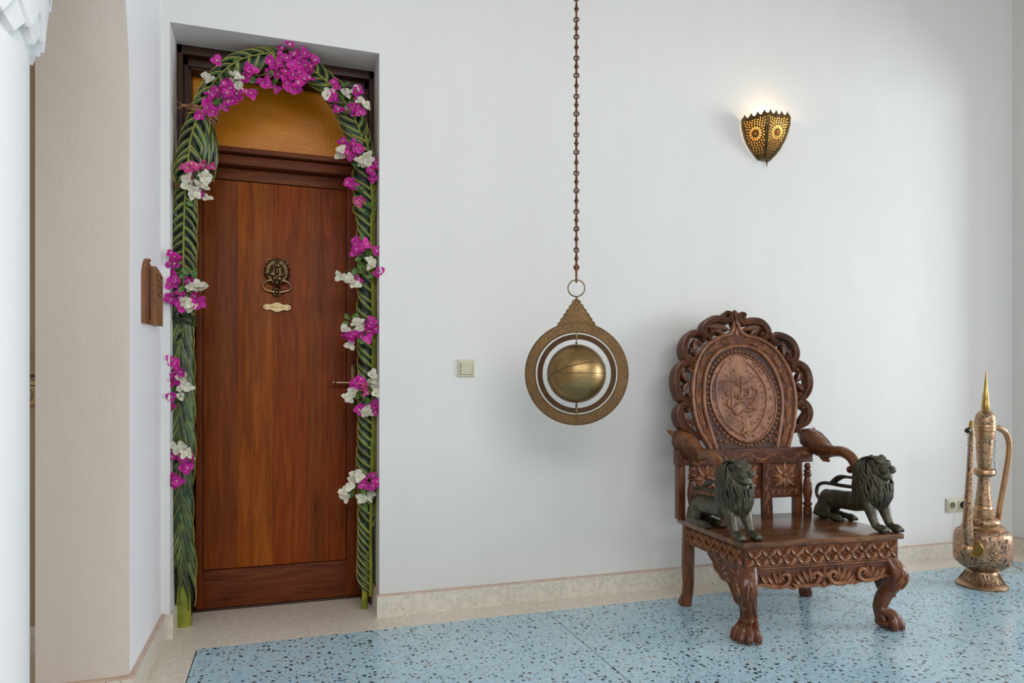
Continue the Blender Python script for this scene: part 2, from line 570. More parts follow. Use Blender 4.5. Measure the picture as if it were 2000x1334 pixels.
def root(name, loc, label=None, cat=None, group=None, kind=None):
    o = bpy.data.objects.new(name, None)
    o.empty_display_size = 0.05
    o.location = loc
    C.objects.link(o)
    return tag(o, label, cat, group, kind)

def sculpt(mb, voxel=0.004, it=3, base=(0, 0, 0), dec=None):
    """fuse overlapping closed shapes into one continuous skin"""
    me = bpy.data.meshes.new('tmp')
    me.from_pydata([q-V(base) for q in mb.v], [], mb.f)
    fix(me, smooth=False)
    o = bpy.data.objects.new('tmp', me)
    C.objects.link(o)
    r = o.modifiers.new('r', 'REMESH')
    r.mode = 'VOXEL'
    r.voxel_size = voxel
    if it:
        sm = o.modifiers.new('s', 'SMOOTH')
        sm.factor = 0.5
        sm.iterations = it
    dg = bpy.context.evaluated_depsgraph_get()
    out = bpy.data.meshes.new_from_object(o.evaluated_get(dg))
    bpy.data.objects.remove(o)
    bpy.data.meshes.remove(me)
    out.materials.clear()
    out.polygons.foreach_set('use_smooth', [True]*len(out.polygons))
    return out

# ================================================================ the setting
CEIL = 3.6
XL, XR = -0.457, 4.28          # left and right wall faces
OX0, OX1, OZ = -0.427, 0.411, 2.488   # door opening in the back wall
mb = MB()
mb.box(OX1, XR+0.2, 0, 0.18, 0, CEIL)                # right of the doorway
mb.box(OX1, XR+0.2, 0.18, 0.5, 0, CEIL)
mb.box(XL-0.257, OX0, 0, 0.5, 0, CEIL)                # left of the doorway
mb.box(OX0, OX1, 0, 0.5, OZ, CEIL)                   # above it
mk('wall_back', mb, M_wall, kind='structure', angle=30)
mb = MB().box(-3.2, XL-0.2565, 0, 0.2, 0, CEIL)
mk('wall_passage', mb, M_pass, kind='structure')
mb = MB().box(-3.4, -3.2, -6, 0.2, 0, CEIL)
mk('wall_passage_end', mb, M_pass, kind='structure')
mb = MB().box(OX0-0.1, OX1+0.1, 0.5, 0.52, 0, OZ+0.1)
mk('wall_behind_door', mb, M_frame, kind='structure')

# left wall: a pier ending at y=-0.62, then an arched opening towards the camera
Ys, Zs = -0.625, 1.95
def arch_edge(z):
    if z <= Zs:
        return Ys
    return Ys-0.62*((z-Zs)/0.85)**1.9
outl = [(0.0, 0.0), (0.0, CEIL)]
zs = [2.8-i*0.05 for i in range(18)]
outl += [(-1.245, CEIL), (-1.245, 2.8)]
outl += [(arch_edge(z), z) for z in zs[1:]]
outl += [(Ys, 1.5), (Ys, 0.8), (Ys, 0.0)]
mb = MB()
mb.prism([outl], XL-0.257, XL, lambda a, b, c: V((c, a, b)))
# material 1 on the reveal that faces the camera
for i, f in enumerate(mb.f):
    if len(f) == 4:
        c = sum((mb.v[k] for k in f), V())/4
        if abs(c.y-arch_edge(min(c.z, 2.8))) < 0.03 and c.z < 2.79 and c.y < -0.5:
            mb.m[i] = 1
mk('wall_left', mb, [M_wall_left, M_pier], kind='structure', angle=30)

# right wall with its tall window opening
mb = MB()
mb.box(XR, XR+0.2, -0.36, 0, 0, CEIL)
mb.box(XR, XR+0.2, -6, -3.4, 0, CEIL)
mb.box(XR, XR+0.2, -3.4, -0.36, 2.75, CEIL)
mb.box(XR, XR+0.2, -3.4, -0.36, 0, 0.25)
mk('wall_right', mb, M_wall, kind='structure')
mk('ceiling', MB().box(-3.4, XR+0.2, -6, 0.5, CEIL, CEIL+0.1), M_ceil, kind='structure')

# floor: cream terrazzo margin, blue terrazzo slabs parted by dark strips
fl = mk('floor', MB().box(-3.4, XR+0.2, -6.2, 0.5, -0.08, -0.006), M_dark, kind='structure')
YB, XB = -0.167, -0.310
cm = MB()
cm.box(-3.4, XR+0.2, YB+0.002, 0.5, -0.006, 0)
mk('margin', cm, M_cream, fl, label='cream terrazzo margin along the wall and into the doorway')
mk('margin', MB().box(-3.4, XB-0.002, -6.2, YB+0.002, -0.006, 0), M_cream, fl)
mk('margin', MB().box(4.07, XR+0.2, -6.2, YB+0.002, -0.006, 0), M_cream, fl)
edges = [XB, 1.135, 2.58, 4.068]
for i in range(3):
    for (y0, y1) in ((-2.9, YB), (-6.2, -2.903)):
        mk('terrazzo_slab', MB().box(edges[i]+0.002, edges[i+1]-0.002, y0, y1, -0.006, 0), M_blue, fl)

# skirtings
def skirt(name, boxes, caps):
    mb = MB()
    for b in boxes:
        mb.box(*b)
    o = mk(name, mb, M_skirt, kind='structure')
    mb = MB()
    for b in caps:
        mb.box(*b)
    mk('painted_top_edge', mb, M_tan, o, label='tan painted line on top of the skirting')
SH = 0.098
skirt('baseboard_back', [(OX1-0.012, 4.268, -0.014, 0, 0, SH-0.008), (OX1-0.012, OX1, 0, 0.18, 0, SH-0.008)],
      [(OX1-0.012, 4.268, -0.014, 0, SH-0.008, SH), (OX1-0.012, OX1, 0, 0.18, SH-0.008, SH)])
skirt('baseboard_left', [(XL, XL+0.014, Ys-0.012, -0.012, 0, SH-0.008), (XL, OX0+0.012, -0.012, 0, 0, SH-0.002), (OX0, OX0+0.012, 0, 0.18, 0, SH-0.002)],
      [(XL, XL+0.014, Ys-0.012, -0.012, SH-0.008, SH+0.004)])
skirt('baseboard_pier', [(XL-0.257, XL, Ys-0.014, Ys, 0, SH-0.008)], [(XL-0.257, XL, Ys-0.014, Ys, SH-0.008, SH)])
skirt('baseboard_passage', [(-3.2, XL-0.257, -0.014, 0, 0, SH)], [(-3.2, XL-0.257, -0.014, 0, SH, SH+0.006)])
skirt('baseboard_right', [(XR-0.012, XR, -0.42, 0, 0, SH-0.008)], [(XR-0.012, XR, -0.42, 0, SH-0.008, SH)])

# ---------------------------------------------------------------- column with its scalloped capital
cx, cy = -0.6685, -1.288
col = root('trim_column', (cx, cy, 0), kind='structure')
mk('shaft', MB().lathe([(0.13, 0), (0.13, 1.86)], 48, (cx, cy, 0)), M_col, col)
mk('base', MB().lathe([(0.16, 0), (0.16, 0.06), (0.145, 0.09), (0.131, 0.10)], 48, (cx, cy, 0)), M_col, col)
def notched(r0, r1, zb, zt, depth, teeth, off):
    """a ring whose lower edge is cut in V notches"""
    mb = MB()
    k = teeth*8
    vs = []
    for i in range(k):
        a = 2*PI*i/k+off
        ph = (i % 8)/8
        lift = depth*(1-abs(ph*2-1))
        for (r, z) in ((r0, zb+lift), (r1, zb+lift), (r1+0.003, zb+depth*1.3), (r1+0.006, zt), (r0, zt)):
            vs.append((cx+r*cos(a), cy+r*sin(a), z))
    fs = []
    for i in range(k):
        for j in range(5):
            a, b = i*5+j, i*5+(j+1) % 5
            c, d = ((i+1) % k)*5+(j+1) % 5, ((i+1) % k)*5+j
            fs.append((a, b, c, d))
    return mb.add(vs, fs)
mk('capital', notched(0.12, 0.162, 1.792, 1.885, 0.052, 15, 0.1), M_col, col, angle=35)
mk('capital_lower_tier', notched(0.12, 0.150, 1.768, 1.85, 0.034, 15, 0.1+PI/15), M_col, col, angle=35)
mk('capital_upper_tier', notched(0.12, 0.171, 1.878, 2.02, 0.030, 15, 0.1+PI/15), M_col, col, angle=35)
mk('arch_block', MB().cbox(cx-0.17, cx+0.17, cy-0.17, cy+0.17, 2.02, 2.75, 0.01).box(cx-0.17, cx+0.215, cy-0.17, -1.24, 2.75, CEIL), M_col, col)

# ---------------------------------------------------------------- door
DX0, DX1 = -0.366, 0.372
door = root('door_1', (0, 0.30, 0), kind='structure')
FY = 0.185
fr = MB()
fr.cbox(OX0, OX0+0.024, FY, 0.34, 0, OZ, 0.003).cbox(OX1-0.022, OX1, FY, 0.34, 0, OZ, 0.003).cbox(OX0, OX1, FY, 0.34, OZ-0.038, OZ, 0.003)
fr.box(OX0+.001, OX0+.05, .236, .345, 0, OZ-.001).box(OX1-.05, OX1-.001, .236, .345, 0, OZ-.001).box(OX0+.001, OX1-.001, .236, .345, OZ-.08, OZ-.001)
mk('frame', fr, M_frame, door)
fr = MB()
fr.cbox(OX0+0.02, OX0+0.044, 0.225, 0.36, 0, OZ-0.03, 0.004).cbox(OX1-0.044, OX1-0.018, 0.225, 0.36, 0, OZ-0.03, 0.004).cbox(OX0+0.02, OX1-0.02, 0.225, 0.36, OZ-0.072, OZ-0.034, 0.004)
mk('inner_frame', fr, M_frame, door)
mk('transom_pane', MB().box(OX0+0.03, OX1-0.03, 0.315, 0.322, 2.05, OZ-0.05), M_amber, door, label='amber textured glass transom pane')
mb = MB().cbox(OX0+0.03, OX1-0.03, 0.27, 0.35, 2.018, 2.062, 0.006)
mb.cbox(OX0+0.03, OX1-0.03, 0.245, 0.30, 2.066, 2.092, 0.008)
mb.cbox(OX0+0.03, OX1-0.03, 0.285, 0.34, 2.058, 2.070, 0.002)
mk('transom_bar', mb, M_rail, door)
LY = 0.318
mk('stile', MB().cbox(DX0, -0.338, LY, LY+0.04, 0.012, 2.016, 0.002), M_door, door)
mk('stile', MB().cbox(0.298, DX1, LY, LY+0.04, 0.012, 2.016, 0.002), M_door, door)
mk('top_rail', MB().cbox(-0.338, 0.298, LY, LY+0.04, 1.962, 2.016, 0.002), M_rail, door)
mk('bottom_rail', MB().cbox(-0.338, 0.298, LY, LY+0.04, 0.012, 0.183, 0.002), M_rail, door)
bx = [-0.3345, -0.190, -0.037, 0.116, 0.183, 0.2945]
for i in range(5):
    mk('panel_board', MB().cbox(bx[i]+0.0002, bx[i+1]-0.0002, LY+0.004, LY+0.03, 0.187, 1.958, 0.0003), M_board[i], door)
mk('panel_backing', MB().box(-0.34, 0.30, LY+0.024, LY+0.034, 0.18, 1.965), M_frame, door)
mk('threshold', MB().cbox(OX0, OX1, LY-0.004, 0.5, 0.0, 0.010, 0.002), M_frame, door)
# lock plate and lever
mk('lock_plate', MB().cbox(0.318, 0.343, LY-0.006, LY, 0.912, 1.122, 0.003), M_sconce, door)
mb = MB()
mb.tube([(0.330, LY-0.004, 1.036), (0.330, LY-0.045, 1.036)], 0.009, 10)
mb.tube([(0.334, LY-0.045, 1.036), (0.262, LY-0.045, 1.036), (0.246, LY-0.045, 1.036)], [0.0075, 0.0055, 0.0065], 12)
mb.ell((0.243, LY-0.045, 1.036), (0.004, 0.010, 0.010), 12, 8).ell((0.233, LY-0.045, 1.036), (0.008, 0.009, 0.009), 12, 8)
mk('lever_handle', mb, M_knock_hi, door, label='turned brass lever handle')

# lion-head knocker
KX, KZ = -0.019, 1.546
kn = root('door_knocker', (KX, LY, KZ), 'aged brass lion head knocker with a ring in its jaws, on the teak door', 'door knocker')
mb = MB()
def kel(x, y, z, rx, ry, rz, rot=0):
    mb.ell((KX+x, LY-0.004-y, KZ+z), (rx, ry, rz), 12, 8, Matrix.Rotation(rot, 3, 'Y'))
kel(0, 0.002, 0.006, 0.050, 0.014, 0.062)
kel(0, 0.014, 0.0, 0.036, 0.022, 0.044)
kel(0, 0.030, 0.002, 0.0085, 0.014, 0.026)          # nose bridge
kel(0, 0.040, -0.021, 0.011, 0.008, 0.007)           # nose
kel(0, 0.026, -0.030, 0.022, 0.014, 0.014)
kel(-0.012, 0.035, -0.032, 0.012, 0.011, 0.010)
kel(0.012, 0.035, -0.032, 0.012, 0.011, 0.010)       # muzzle
kel(0, 0.024, -0.050, 0.014, 0.013, 0.010)           # chin
for s in (-1, 1):
    kel(s*0.017, 0.032, 0.018, 0.012, 0.007, 0.004, s*0.3)     # brow
    kel(s*0.025, 0.024, -0.012, 0.011, 0.010, 0.009)           # cheek
    kel(s*0.015, 0.029, 0.006, 0.0065, 0.005, 0.0040)          # eye
    e = [(KX+s*0.034+0.012*cos(t*PI/5), LY-0.020, KZ+0.050+0.011*sin(t*PI/5)) for t in range(10)]
    mb.tube(e, 0.0035, 7, True)                                # rim of the ear
    mb.tube([(KX+s*0.005, LY-0.028, KZ+0.022), (KX+s*0.007, LY-0.032, KZ+0.040), (KX+s*0.004, LY-0.026, KZ+0.060)], [0.003, 0.005, 0.003], 8)
    for k in range(11):                                        # mane curls round the rim
        a = PI/2-s*(0.35+k*0.262)
        r0, r1 = 0.034, 0.056+0.004*(k % 2)
        el_ = 1.12
        mb.tube([(KX+r0*cos(a), LY-0.022, KZ+0.004+r0*el_*sin(a)), (KX+(r0+r1)/2*cos(a-s*.10), LY-0.022, KZ+0.004+(r0+r1)/2*el_*sin(a-s*.10)), (KX+r1*.96*cos(a-s*.22), LY-0.010, KZ+0.002+r1*el_*sin(a-s*.22))], [0.005, 0.0075, 0.0035], 8)
mk('lion_head', sculpt(mb, 0.0014, 1, wloc(kn)), M_knock, kn)
for s in (-1, 1):
    mk('eye', MB().ell((KX+s*0.015, LY-0.0365, KZ+0.006), (0.003, 0.002, 0.002), 8, 6), M_black, kn)
rp = spline([(KX-0.022, LY-0.030, KZ-0.038), (KX-0.046, LY-0.026, KZ-0.044), (KX-0.062, LY-0.018, KZ-0.062), (KX-0.052, LY-0.012, KZ-0.080), (KX-0.022, LY-0.012, KZ-0.089),
             (KX, LY-0.012, KZ-0.090), (KX+0.022, LY-0.012, KZ-0.089), (KX+0.052, LY-0.012, KZ-0.080), (KX+0.062, LY-0.018, KZ-0.062), (KX+0.046, LY-0.026, KZ-0.044), (KX+0.022, LY-0.030, KZ-0.038)], 5)
rg = mk('ring', MB().tube(rp, 0.0042, 10), M_knock_hi, kn, label='bright brass drop ring')
Rx = Matrix.Translation((KX, LY, KZ-0.090)) @ Matrix.Rotation(PI/2, 4, 'X')
mk('striker', MB().lathe([(0.023, 0), (0.023, 0.006), (0.018, 0.010), (0.013, 0.008), (0.010, 0.016), (0.003, 0.022)], 24, T=Rx), M_knock, kn)

# name plate
NX, NZ = -0.019, 1.386
npl = root('name_plate', (NX, LY, NZ), 'small scalloped cream brass name plate under the door knocker', 'sign')
half = [(0, 0.0215), (0.010, 0.020), (0.020, 0.015), (0.030, 0.0115), (0.040, 0.0125), (0.045, 0.0155), (0.047, 0.012), (0.054, 0.0105), (0.0595, 0.006), (0.0605, 0)]
top = half+[(x, -z) for x, z in half[-2::-1]]
outl = top+[(-x, z) for x, z in top[-2:0:-1]]
fy = lambda a, b, c: V((NX+a, LY-c, NZ+b))
mk('backing', MB().prism([[(x*1.05, z*1.16) for x, z in outl]], 0, 0.004, fy), M_plate_edge, npl)
pf = mk('face', MB().prism([outl], 0.004, 0.0062, fy), M_plate, npl)
for s in (-1, 1):
    mk('screw', MB().lathe([(0.004, 0), (0.004, 0.001), (0.001, 0.0015)], 12, T=Matrix.Translation((NX+s*0.052, LY-0.006, NZ)) @ Matrix.Rotation(PI/2, 4, 'X')), M_ringmetal, npl)
def lettering(txt, size, shear=0.3, ext=0.0004):
    cu = bpy.data.curves.new('t', 'FONT')
    cu.body = txt
    cu.size = size
    cu.shear = shear
    cu.extrude = ext
    cu.align_x = 'CENTER'
    cu.align_y = 'CENTER'
    o = bpy.data.objects.new('t', cu)
    C.objects.link(o)
    me = bpy.data.meshes.new_from_object(o.evaluated_get(bpy.context.evaluated_depsgraph_get()))
    bpy.data.objects.remove(o)
    return me
me = lettering('Shauri Tau', 0.0145, 0.45)
me.transform(Matrix.Translation(V((NX, LY-0.0064, NZ))-wloc(npl)) @ Matrix.Rotation(PI/2, 4, 'X'))
me.materials.clear()
mk('lettering', me, M_ink, npl, label='brown italic script lettering')

# ---------------------------------------------------------------- carved wooden plaque on the left wall
pq = root('wooden_plaque', (XL, -0.28, 1.34), 'two part carved brown wooden plaque with arched board on the left wall', 'plaque')
ol = [(-0.436, 1.232), (-0.272, 1.240), (-0.272, 1.440), (-0.360, 1.452), (-0.325, 1.466), (-0.352, 1.468), (-0.385, 1.460), (-0.415, 1.438), (-0.436, 1.405)]
gx = lambda a, b, c: V((XL+c, a, b))
bd = mk('arched_board', MB().prism([ol], 0, 0.014, gx), M_plaque, pq)
mk('carved_channel', MB().cbox(XL+0.013, XL+0.0155, -0.375, -0.345, 1.25, 1.43, 0.001), M_frame, pq)
mk('lettered_board', MB().prism([[(-0.290, 1.240), (-0.136, 1.246), (-0.136, 1.436), (-0.205, 1.446), (-0.290, 1.452)]], 0, 0.024, gx), M_plaque2, pq, label='lighter front board with small carved lettering')
mb = MB()
for r in range(5):
    for k in range(6):
        if rnd.random() < 0.85:
            y0 = -0.275+k*0.021+rnd.uniform(-0.002, 0.002)
            z0 = 1.425-r*0.018
            p = [(XL+0.0245, y0+rnd.uniform(0, 0.012), z0+rnd.uniform(-0.005, 0.005)) for _ in range(4)]
            mb.tube(p, 0.0011, 5)
mk('carved_lettering', mb, M_frame, pq)

# ---------------------------------------------------------------- switch, sockets, passage control
sw = root('light_switch', (0.805, 0, 1.10), 'square ivory light switch on the white wall beside the doorway', 'switch')
mb = MB()
for (a, y0, y1) in ((0.0405, -0.004, 0), (0.038, -0.0085, -0.004)):
    mb.cbox(0.805-a, 0.805+a, y0, y1, 1.10-a, 1.10+a, 0.002)
mk('frame', mb, M_switch, sw)
mk('rocker', MB().add([(0.779, -0.0135, 1.126), (0.831, -0.0135, 1.126), (0.831, -0.0095, 1.073), (0.779, -0.0095, 1.073), (0.779, -0.006, 1.126), (0.831, -0.006, 1.126), (0.831, -0.006, 1.073), (0.779, -0.006, 1.073)],
    [(0, 1, 2, 3), (4, 7, 6, 5), (0, 4, 5, 1), (1, 5, 6, 2), (2, 6, 7, 3), (3, 7, 4, 0)]), M_switch, sw)
mb = MB().box(0.7765, 0.779, -0.0089, -0.0085, 1.0705, 1.128).box(0.7765, 0.8335, -0.0089, -0.0085, 1.0705, 1.073).box(0.831, 0.8335, -0.0089, -0.0085, 1.0705, 1.128)
mk('gap', mb, M_hole, sw)

ot = root('double_socket', (3.815, 0, 0.315), 'ivory double wall socket low on the wall behind the copper ewer', 'socket')
mk('frame', MB().cbox(3.733, 3.895, -0.009, 0, 0.273, 0.357, 0.003), M_switch, ot)
for k, x in enumerate((3.773, 3.855)):
    so = mk('socket_insert', MB().cbox(x-0.030, x+0.030, -0.0125, -0.006, 0.285, 0.345, 0.002), M_switch, ot)
    R = Matrix.Translation((x, -0.0128, 0.315)) @ Matrix.Rotation(PI/2, 4, 'X')
    mk('socket_well', MB().lathe([(0.0215, 0), (0.0215, 0.0006), (0.019, 0.0008), (0.018, 0.0002)], 24, T=R), M_hole if k == 0 else M_black, so)
    mb = MB()
    for s in (-1, 1):
        mb.lathe([(0.0025, 0), (0.0025, 0.0012)], 8, T=Matrix.Translation((x+s*0.009, -0.0130, 0.315)) @ Matrix.Rotation(PI/2, 4, 'X'))
    mk('contact_hole', mb, M_black, so)
pl = root('power_plug', (3.855, -0.012, 0.315), 'dark round plug in the right half of the wall socket', 'plug')
mk('plug_body', MB().lathe([(0.017, 0), (0.018, 0.004), (0.015, 0.022), (0.006, 0.026)], 20, T=Matrix.Translation((3.855, -0.0125, 0.315)) @ Matrix.Rotation(PI/2, 4, 'X')), M_black, pl)
cb = spline([(3.855, -0.036, 0.312), (3.85, -0.045, 0.26), (3.83, -0.04, 0.15), (3.825, -0.03, 0.05), (3.83, -0.04, 0.006), (3.90, -0.12, 0.004), (3.96, -0.22, 0.004), (3.86, -0.36, 0.004),
             (3.72, -0.28, 0.004), (3.66, -0.36, 0.004), (3.62, -0.36, 0.004), (3.66, -0.40, 0.004), (3.70, -0.36, 0.004), (3.60, -0.36, 0.004)], 8)
mk('cord', MB().tube(cb, 0.0028, 6), M_cable, pl, label='thin cream cord trailing on the floor')

pc = root('control_panel', (-0.9, -0.001, 1.04), 'tan wall control panel with round grey knob in the passage beyond the column', 'control panel')
mk('upper_housing', MB().cbox(-1.0, -0.83, -0.02, -0.001, 1.055, 1.135, 0.003).cbox(-1.0, -0.83, -0.024, -0.018, 1.128, 1.137, 0.001), plain('tan_plastic_dull', (0.36, 0.26, 0.13), 0.5), pc)
mk('lower_housing', MB().cbox(-1.0, -0.83, -0.03, -0.001, 0.945, 1.045, 0.003), plain('tan_plastic', (0.50, 0.32, 0.12), 0.45), pc)
mk('slot', MB().box(-0.95, -0.855, -0.0305, -0.029, 1.016, 1.021).box(-1.0, -0.84, -0.0305, -0.018, 1.037, 1.041).box(-1.0, -0.84, -0.0215, -0.018, 1.056, 1.060), M_black, pc)
mk('round_knob', MB().lathe([(0.032, 0), (0.032, 0.008), (0.028, 0.012), (0.02, 0.012)], 28, T=Matrix.Translation((-0.925, -0.03, 0.983)) @ Matrix.Rotation(PI/2, 4, 'X')), plain('grey_knob', (0.38, 0.33, 0.27), 0.5), pc)

# ================================================================ the carved armchair
EX, EY, EZ = V((0.9969, -0.0785, 0)), V((0.0785, 0.9969, 0)), V((0, 0, 1))
CO = V((2.094, -0.826, 0))
def L(x, y, z):
    return CO+EX*x+EY*y+EZ*z
LV = (EY*0.16+EZ*0.68).normalized()
NN = EX.cross(LV).normalized()
PB = L(0, 0.52, 0.70)
def FB(s, h, n):                       # on the reclined back panel
    return PB+EX*s+LV*h+NN*n
TL = Matrix(((EX.x, EY.x, 0, CO.x), (EX.y, EY.y, 0, CO.y), (0, 0, 1, 0), (0, 0, 0, 1)))
def FF(y):                             # on a plane facing the front, at depth y
    return lambda s, h, n: L(s, y-n, h)
def FS(x):                             # on a side plane (s runs back), n outwards
    return lambda s, h, n: L(x+(n if x > 0 else -n), s, h)

def leaf(mb, fn, s, h, ang, ln, wd, ht=0.005, n0=0.0, bend=0.0, mi=0):
    """pointed leaf lying on a panel with a raised edge and a sunk vein"""
    vs = []
    K = 7
    for i in range(K+1):
        t = i/K
        wv = wd*0.5*max(0.0, sin(PI*t**0.8))**0.8
        a = ang+bend*t
        px = s+ln*t*cos(ang+bend*t*0.5)
        py = h+ln*t*sin(ang+bend*t*0.5)
        for q, (lat, up) in enumerate(((-1, 0), (-0.72, 1), (-0.15, 0.62), (0.15, 0.62), (0.72, 1), (1, 0))):
            e = sin(PI*min(1, t*1.02))**0.5 if 0 < t < 1 else 0.15
            vs.append(fn(px-sin(a)*lat*wv, py+cos(a)*lat*wv, n0+ht*up*e))
    fs = [(i*6+j, i*6+j+1, (i+1)*6+j+1, (i+1)*6+j) for i in range(K) for j in range(5)]
    mb.add(vs, fs, mi)

def line(mb, fn, pts, r, n0=0.0, n=7, sm=5, closed=False, taper=False, mi=0):
    p = spline(pts, sm, closed) if sm else [V((a, b, 0)) for a, b in pts]
    q = [fn(a.x, a.y, n0) for a in p]
    k = len(q)
    rr = [r*(1-0.6*abs(2*i/(k-1)-1)**3) for i in range(k)] if taper else r
    mb.tube(q, rr, n, closed, mi=mi)

def curl(cx_, cy_, r, a0, turns, k=14, sgn=1):
    return [(cx_+r*(1-0.75*i/k)*cos(a0+sgn*turns*2*PI*i/k), cy_+r*(1-0.75*i/k)*sin(a0+sgn*turns*2*PI*i/k)) for i in range(k+1)]

def band(mb, fn, pts, w0, w1, n0, n1, sm=6):
    """scrolling carved ribbon: wide flat strap with raised edges and a hollow face, deep sides"""
    p = spline(pts, sm)
    k = len(p)
    vs = []
    for i in range(k):
        a, b = p[max(0, i-1)], p[min(k-1, i+1)]
        d = (b-a).normalized()
        t = i/(k-1)
        wv = (w0+(w1-w0)*sin(PI*t)**1.2)*0.5
        lat = V((-d.y, d.x, 0))
        for (u, nn) in ((-1, n0), (-1.0, n1-0.004), (-0.75, n1), (-0.5, n1-0.003), (0, n1-0.009), (0.5, n1-0.003), (0.75, n1), (1.0, n1-0.004), (1, n0)):
            q = p[i]+lat*(wv*u)
            vs.append(fn(q.x, q.y, nn))
    fs = [(i*9+j, i*9+(j+1) % 9, (i+1)*9+(j+1) % 9, (i+1)*9+j) for i in range(k-1) for j in range(9)]
    fs += [tuple(range(9))[::-1], tuple((k-1)*9+j for j in range(9))]
    mb.add(vs, fs)

chair = root('armchair', L(0, 0.27, 0), 'ornate carved dark wooden throne with lion paw feet and calligraphy on its high back', 'armchair')

# back panel ---------------------------------------------------------
outer = [(-.212, .0), (-.222, .036), (-.261, .115), (-.279, .213), (-.275, .305), (-.256, .393), (-.224, .469), (-.172, .532), (-.10, .575), (-.045, .59), (-.018, .616), (-.006, .652),
         (.014, .652), (.023, .613), (.058, .586), (.128, .569), (.197, .527), (.243, .465), (.272, .393), (.283, .305), (.275, .228), (.250, .135), (.205, .036), (.195, .0)]
op = [(p.x, p.y) for p in spline(outer, 5)]
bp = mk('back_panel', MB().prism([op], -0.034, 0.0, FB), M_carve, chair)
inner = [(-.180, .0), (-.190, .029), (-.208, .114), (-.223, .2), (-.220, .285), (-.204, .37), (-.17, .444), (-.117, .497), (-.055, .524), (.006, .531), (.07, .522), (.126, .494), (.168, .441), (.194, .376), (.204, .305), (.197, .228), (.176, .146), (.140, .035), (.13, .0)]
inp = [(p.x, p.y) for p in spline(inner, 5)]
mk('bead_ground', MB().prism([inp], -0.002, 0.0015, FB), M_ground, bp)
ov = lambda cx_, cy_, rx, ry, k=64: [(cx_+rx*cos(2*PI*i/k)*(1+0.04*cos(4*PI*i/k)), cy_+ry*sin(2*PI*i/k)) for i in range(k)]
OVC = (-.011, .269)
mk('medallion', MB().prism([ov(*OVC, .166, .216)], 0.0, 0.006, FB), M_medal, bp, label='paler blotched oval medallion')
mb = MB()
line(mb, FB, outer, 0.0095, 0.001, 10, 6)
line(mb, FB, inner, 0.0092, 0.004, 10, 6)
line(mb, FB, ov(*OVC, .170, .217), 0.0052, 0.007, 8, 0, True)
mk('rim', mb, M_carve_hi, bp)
mb = MB()
line(mb, FB, [(-.09, .439), (-.138, .368), (-.155, .293), (-.149, .206), (-.118, .137), (-.057, .087)], 0.0036, 0.0075)
line(mb, FB, [(.036, .446), (.084, .389), (.115, .318), (.109, .242), (.078, .166), (.028, .111), (-.009, .093)], 0.0036, 0.0075)
line(mb, FB, [(-.13, .339), (-.113, .352), (-.097, .350)], 0.0022, 0.007)
line(mb, FB, [(.100, .355), (.075, .372), (.060, .371)], 0.0022, 0.007)
r2 = random.Random(5)
for sd in (-1, 1):                       # sprigs of small leaves on both sides of the two stems
    for i in range(13):
        t = i/12
        a = (0.42-t*0.88)*PI*0.98
        for rr in (0.62, 0.90):
            x = OVC[0]+sd*.166*rr*cos(a)
            y = OVC[1]+.216*rr*sin(a)
            leaf(mb, FB, x, y, r2.uniform(0.2, 1.4) if sd > 0 else PI-r2.uniform(0.2, 1.4), .019, .008, .0035, .006)
for (x, y) in ((-.118, .40), (-.135, .375), (.098, .405), (.075, .428), (-.13, .168), (.115, .165)):
    for k in range(4):
        leaf(mb, FB, x, y, 0.4+k*PI/2, .009, .005, .003, .006)
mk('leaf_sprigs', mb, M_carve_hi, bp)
mb = MB()
strokes = [
 [(-.004, .38), (-.014, .299), (-.025, .276), (-.036, .281), (-.032, .29)],
 [(-.024, .362), (-.034, .347), (-.032, .332), (-.011, .329), (.012, .34), (.043, .354)],
 [(-.063, .327), (-.070, .263), (-.076, .22), (-.068, .195), (-.053, .186), (-.033, .191), (-.015, .205), (.0, .2), (.032, .201), (.057, .208)],
 [(-.082, .303), (-.095, .296), (-.095, .283), (-.082, .278), (-.071, .285)],
 [(-.047, .299), (-.051, .285), (-.042, .267), (-.022, .263), (.006, .27), (.026, .285), (.028, .307), (.019, .312), (.009, .303), (.022, .292)],
 [(.047, .329), (.049, .314), (.071, .303), (.071, .285), (.05, .268), (.022, .27), (.016, .266)],
 [(-.086, .263), (-.096, .249), (-.098, .231), (-.084, .218), (-.072, .222), (-.042, .238), (-.017, .248), (-.002, .241)],
 [(.059, .263), (.038, .241), (.011, .219), (.034, .216), (.065, .205)]]
for st in strokes:
    line(mb, FB, [(x-.004, y) for x, y in st], 0.0045, 0.0085, 8, 6, taper=True)
for (x, y) in ((-.062, .349), (-.050, .349), (.027, .246), (-.029, .175), (.016, .176)):
    p = FB(x-.004, y, 0.008)
    mb.ell(p, 0.0045, 8, 6)
mk('calligraphy', mb, M_carve_hi, bp, label='raised calligraphy lettering')
mb = MB()
for k in range(4):
    leaf(mb, FB, -.025, .096, k*PI/2, .031, .029, .007, .007)
mb.ell(FB(-.025, .096, .013), .005, 10, 6)
mk('flower', mb, M_plaque2, bp, label='pale four petalled flower')
mb = MB()
def bead(s, h):
    T = Matrix.Translation(FB(s, h, 0.001)) @ NN.to_track_quat('Z', 'Y').to_matrix().to_4x4()
    mb.lathe([(.0080, 0), (.0080, .004), (.0062, .0075), (.0035, .008), (.0022, .005), (.0004, .005)], 12, T=T)
for k in range(54):
    a = PI/2+2*PI*(k+.5)/54
    bead(OVC[0]+.187*cos(a)*(1+0.03*cos(2*a)), OVC[1]+.234*sin(a))
for (x, y) in ((-.170, .095), (-.163, .060), (-.158, .022), (-.135, .055), (-.125, .015), (.142, .095), (.132, .060), (.122, .022), (.105, .055), (.09, .015)):
    bead(x, y)
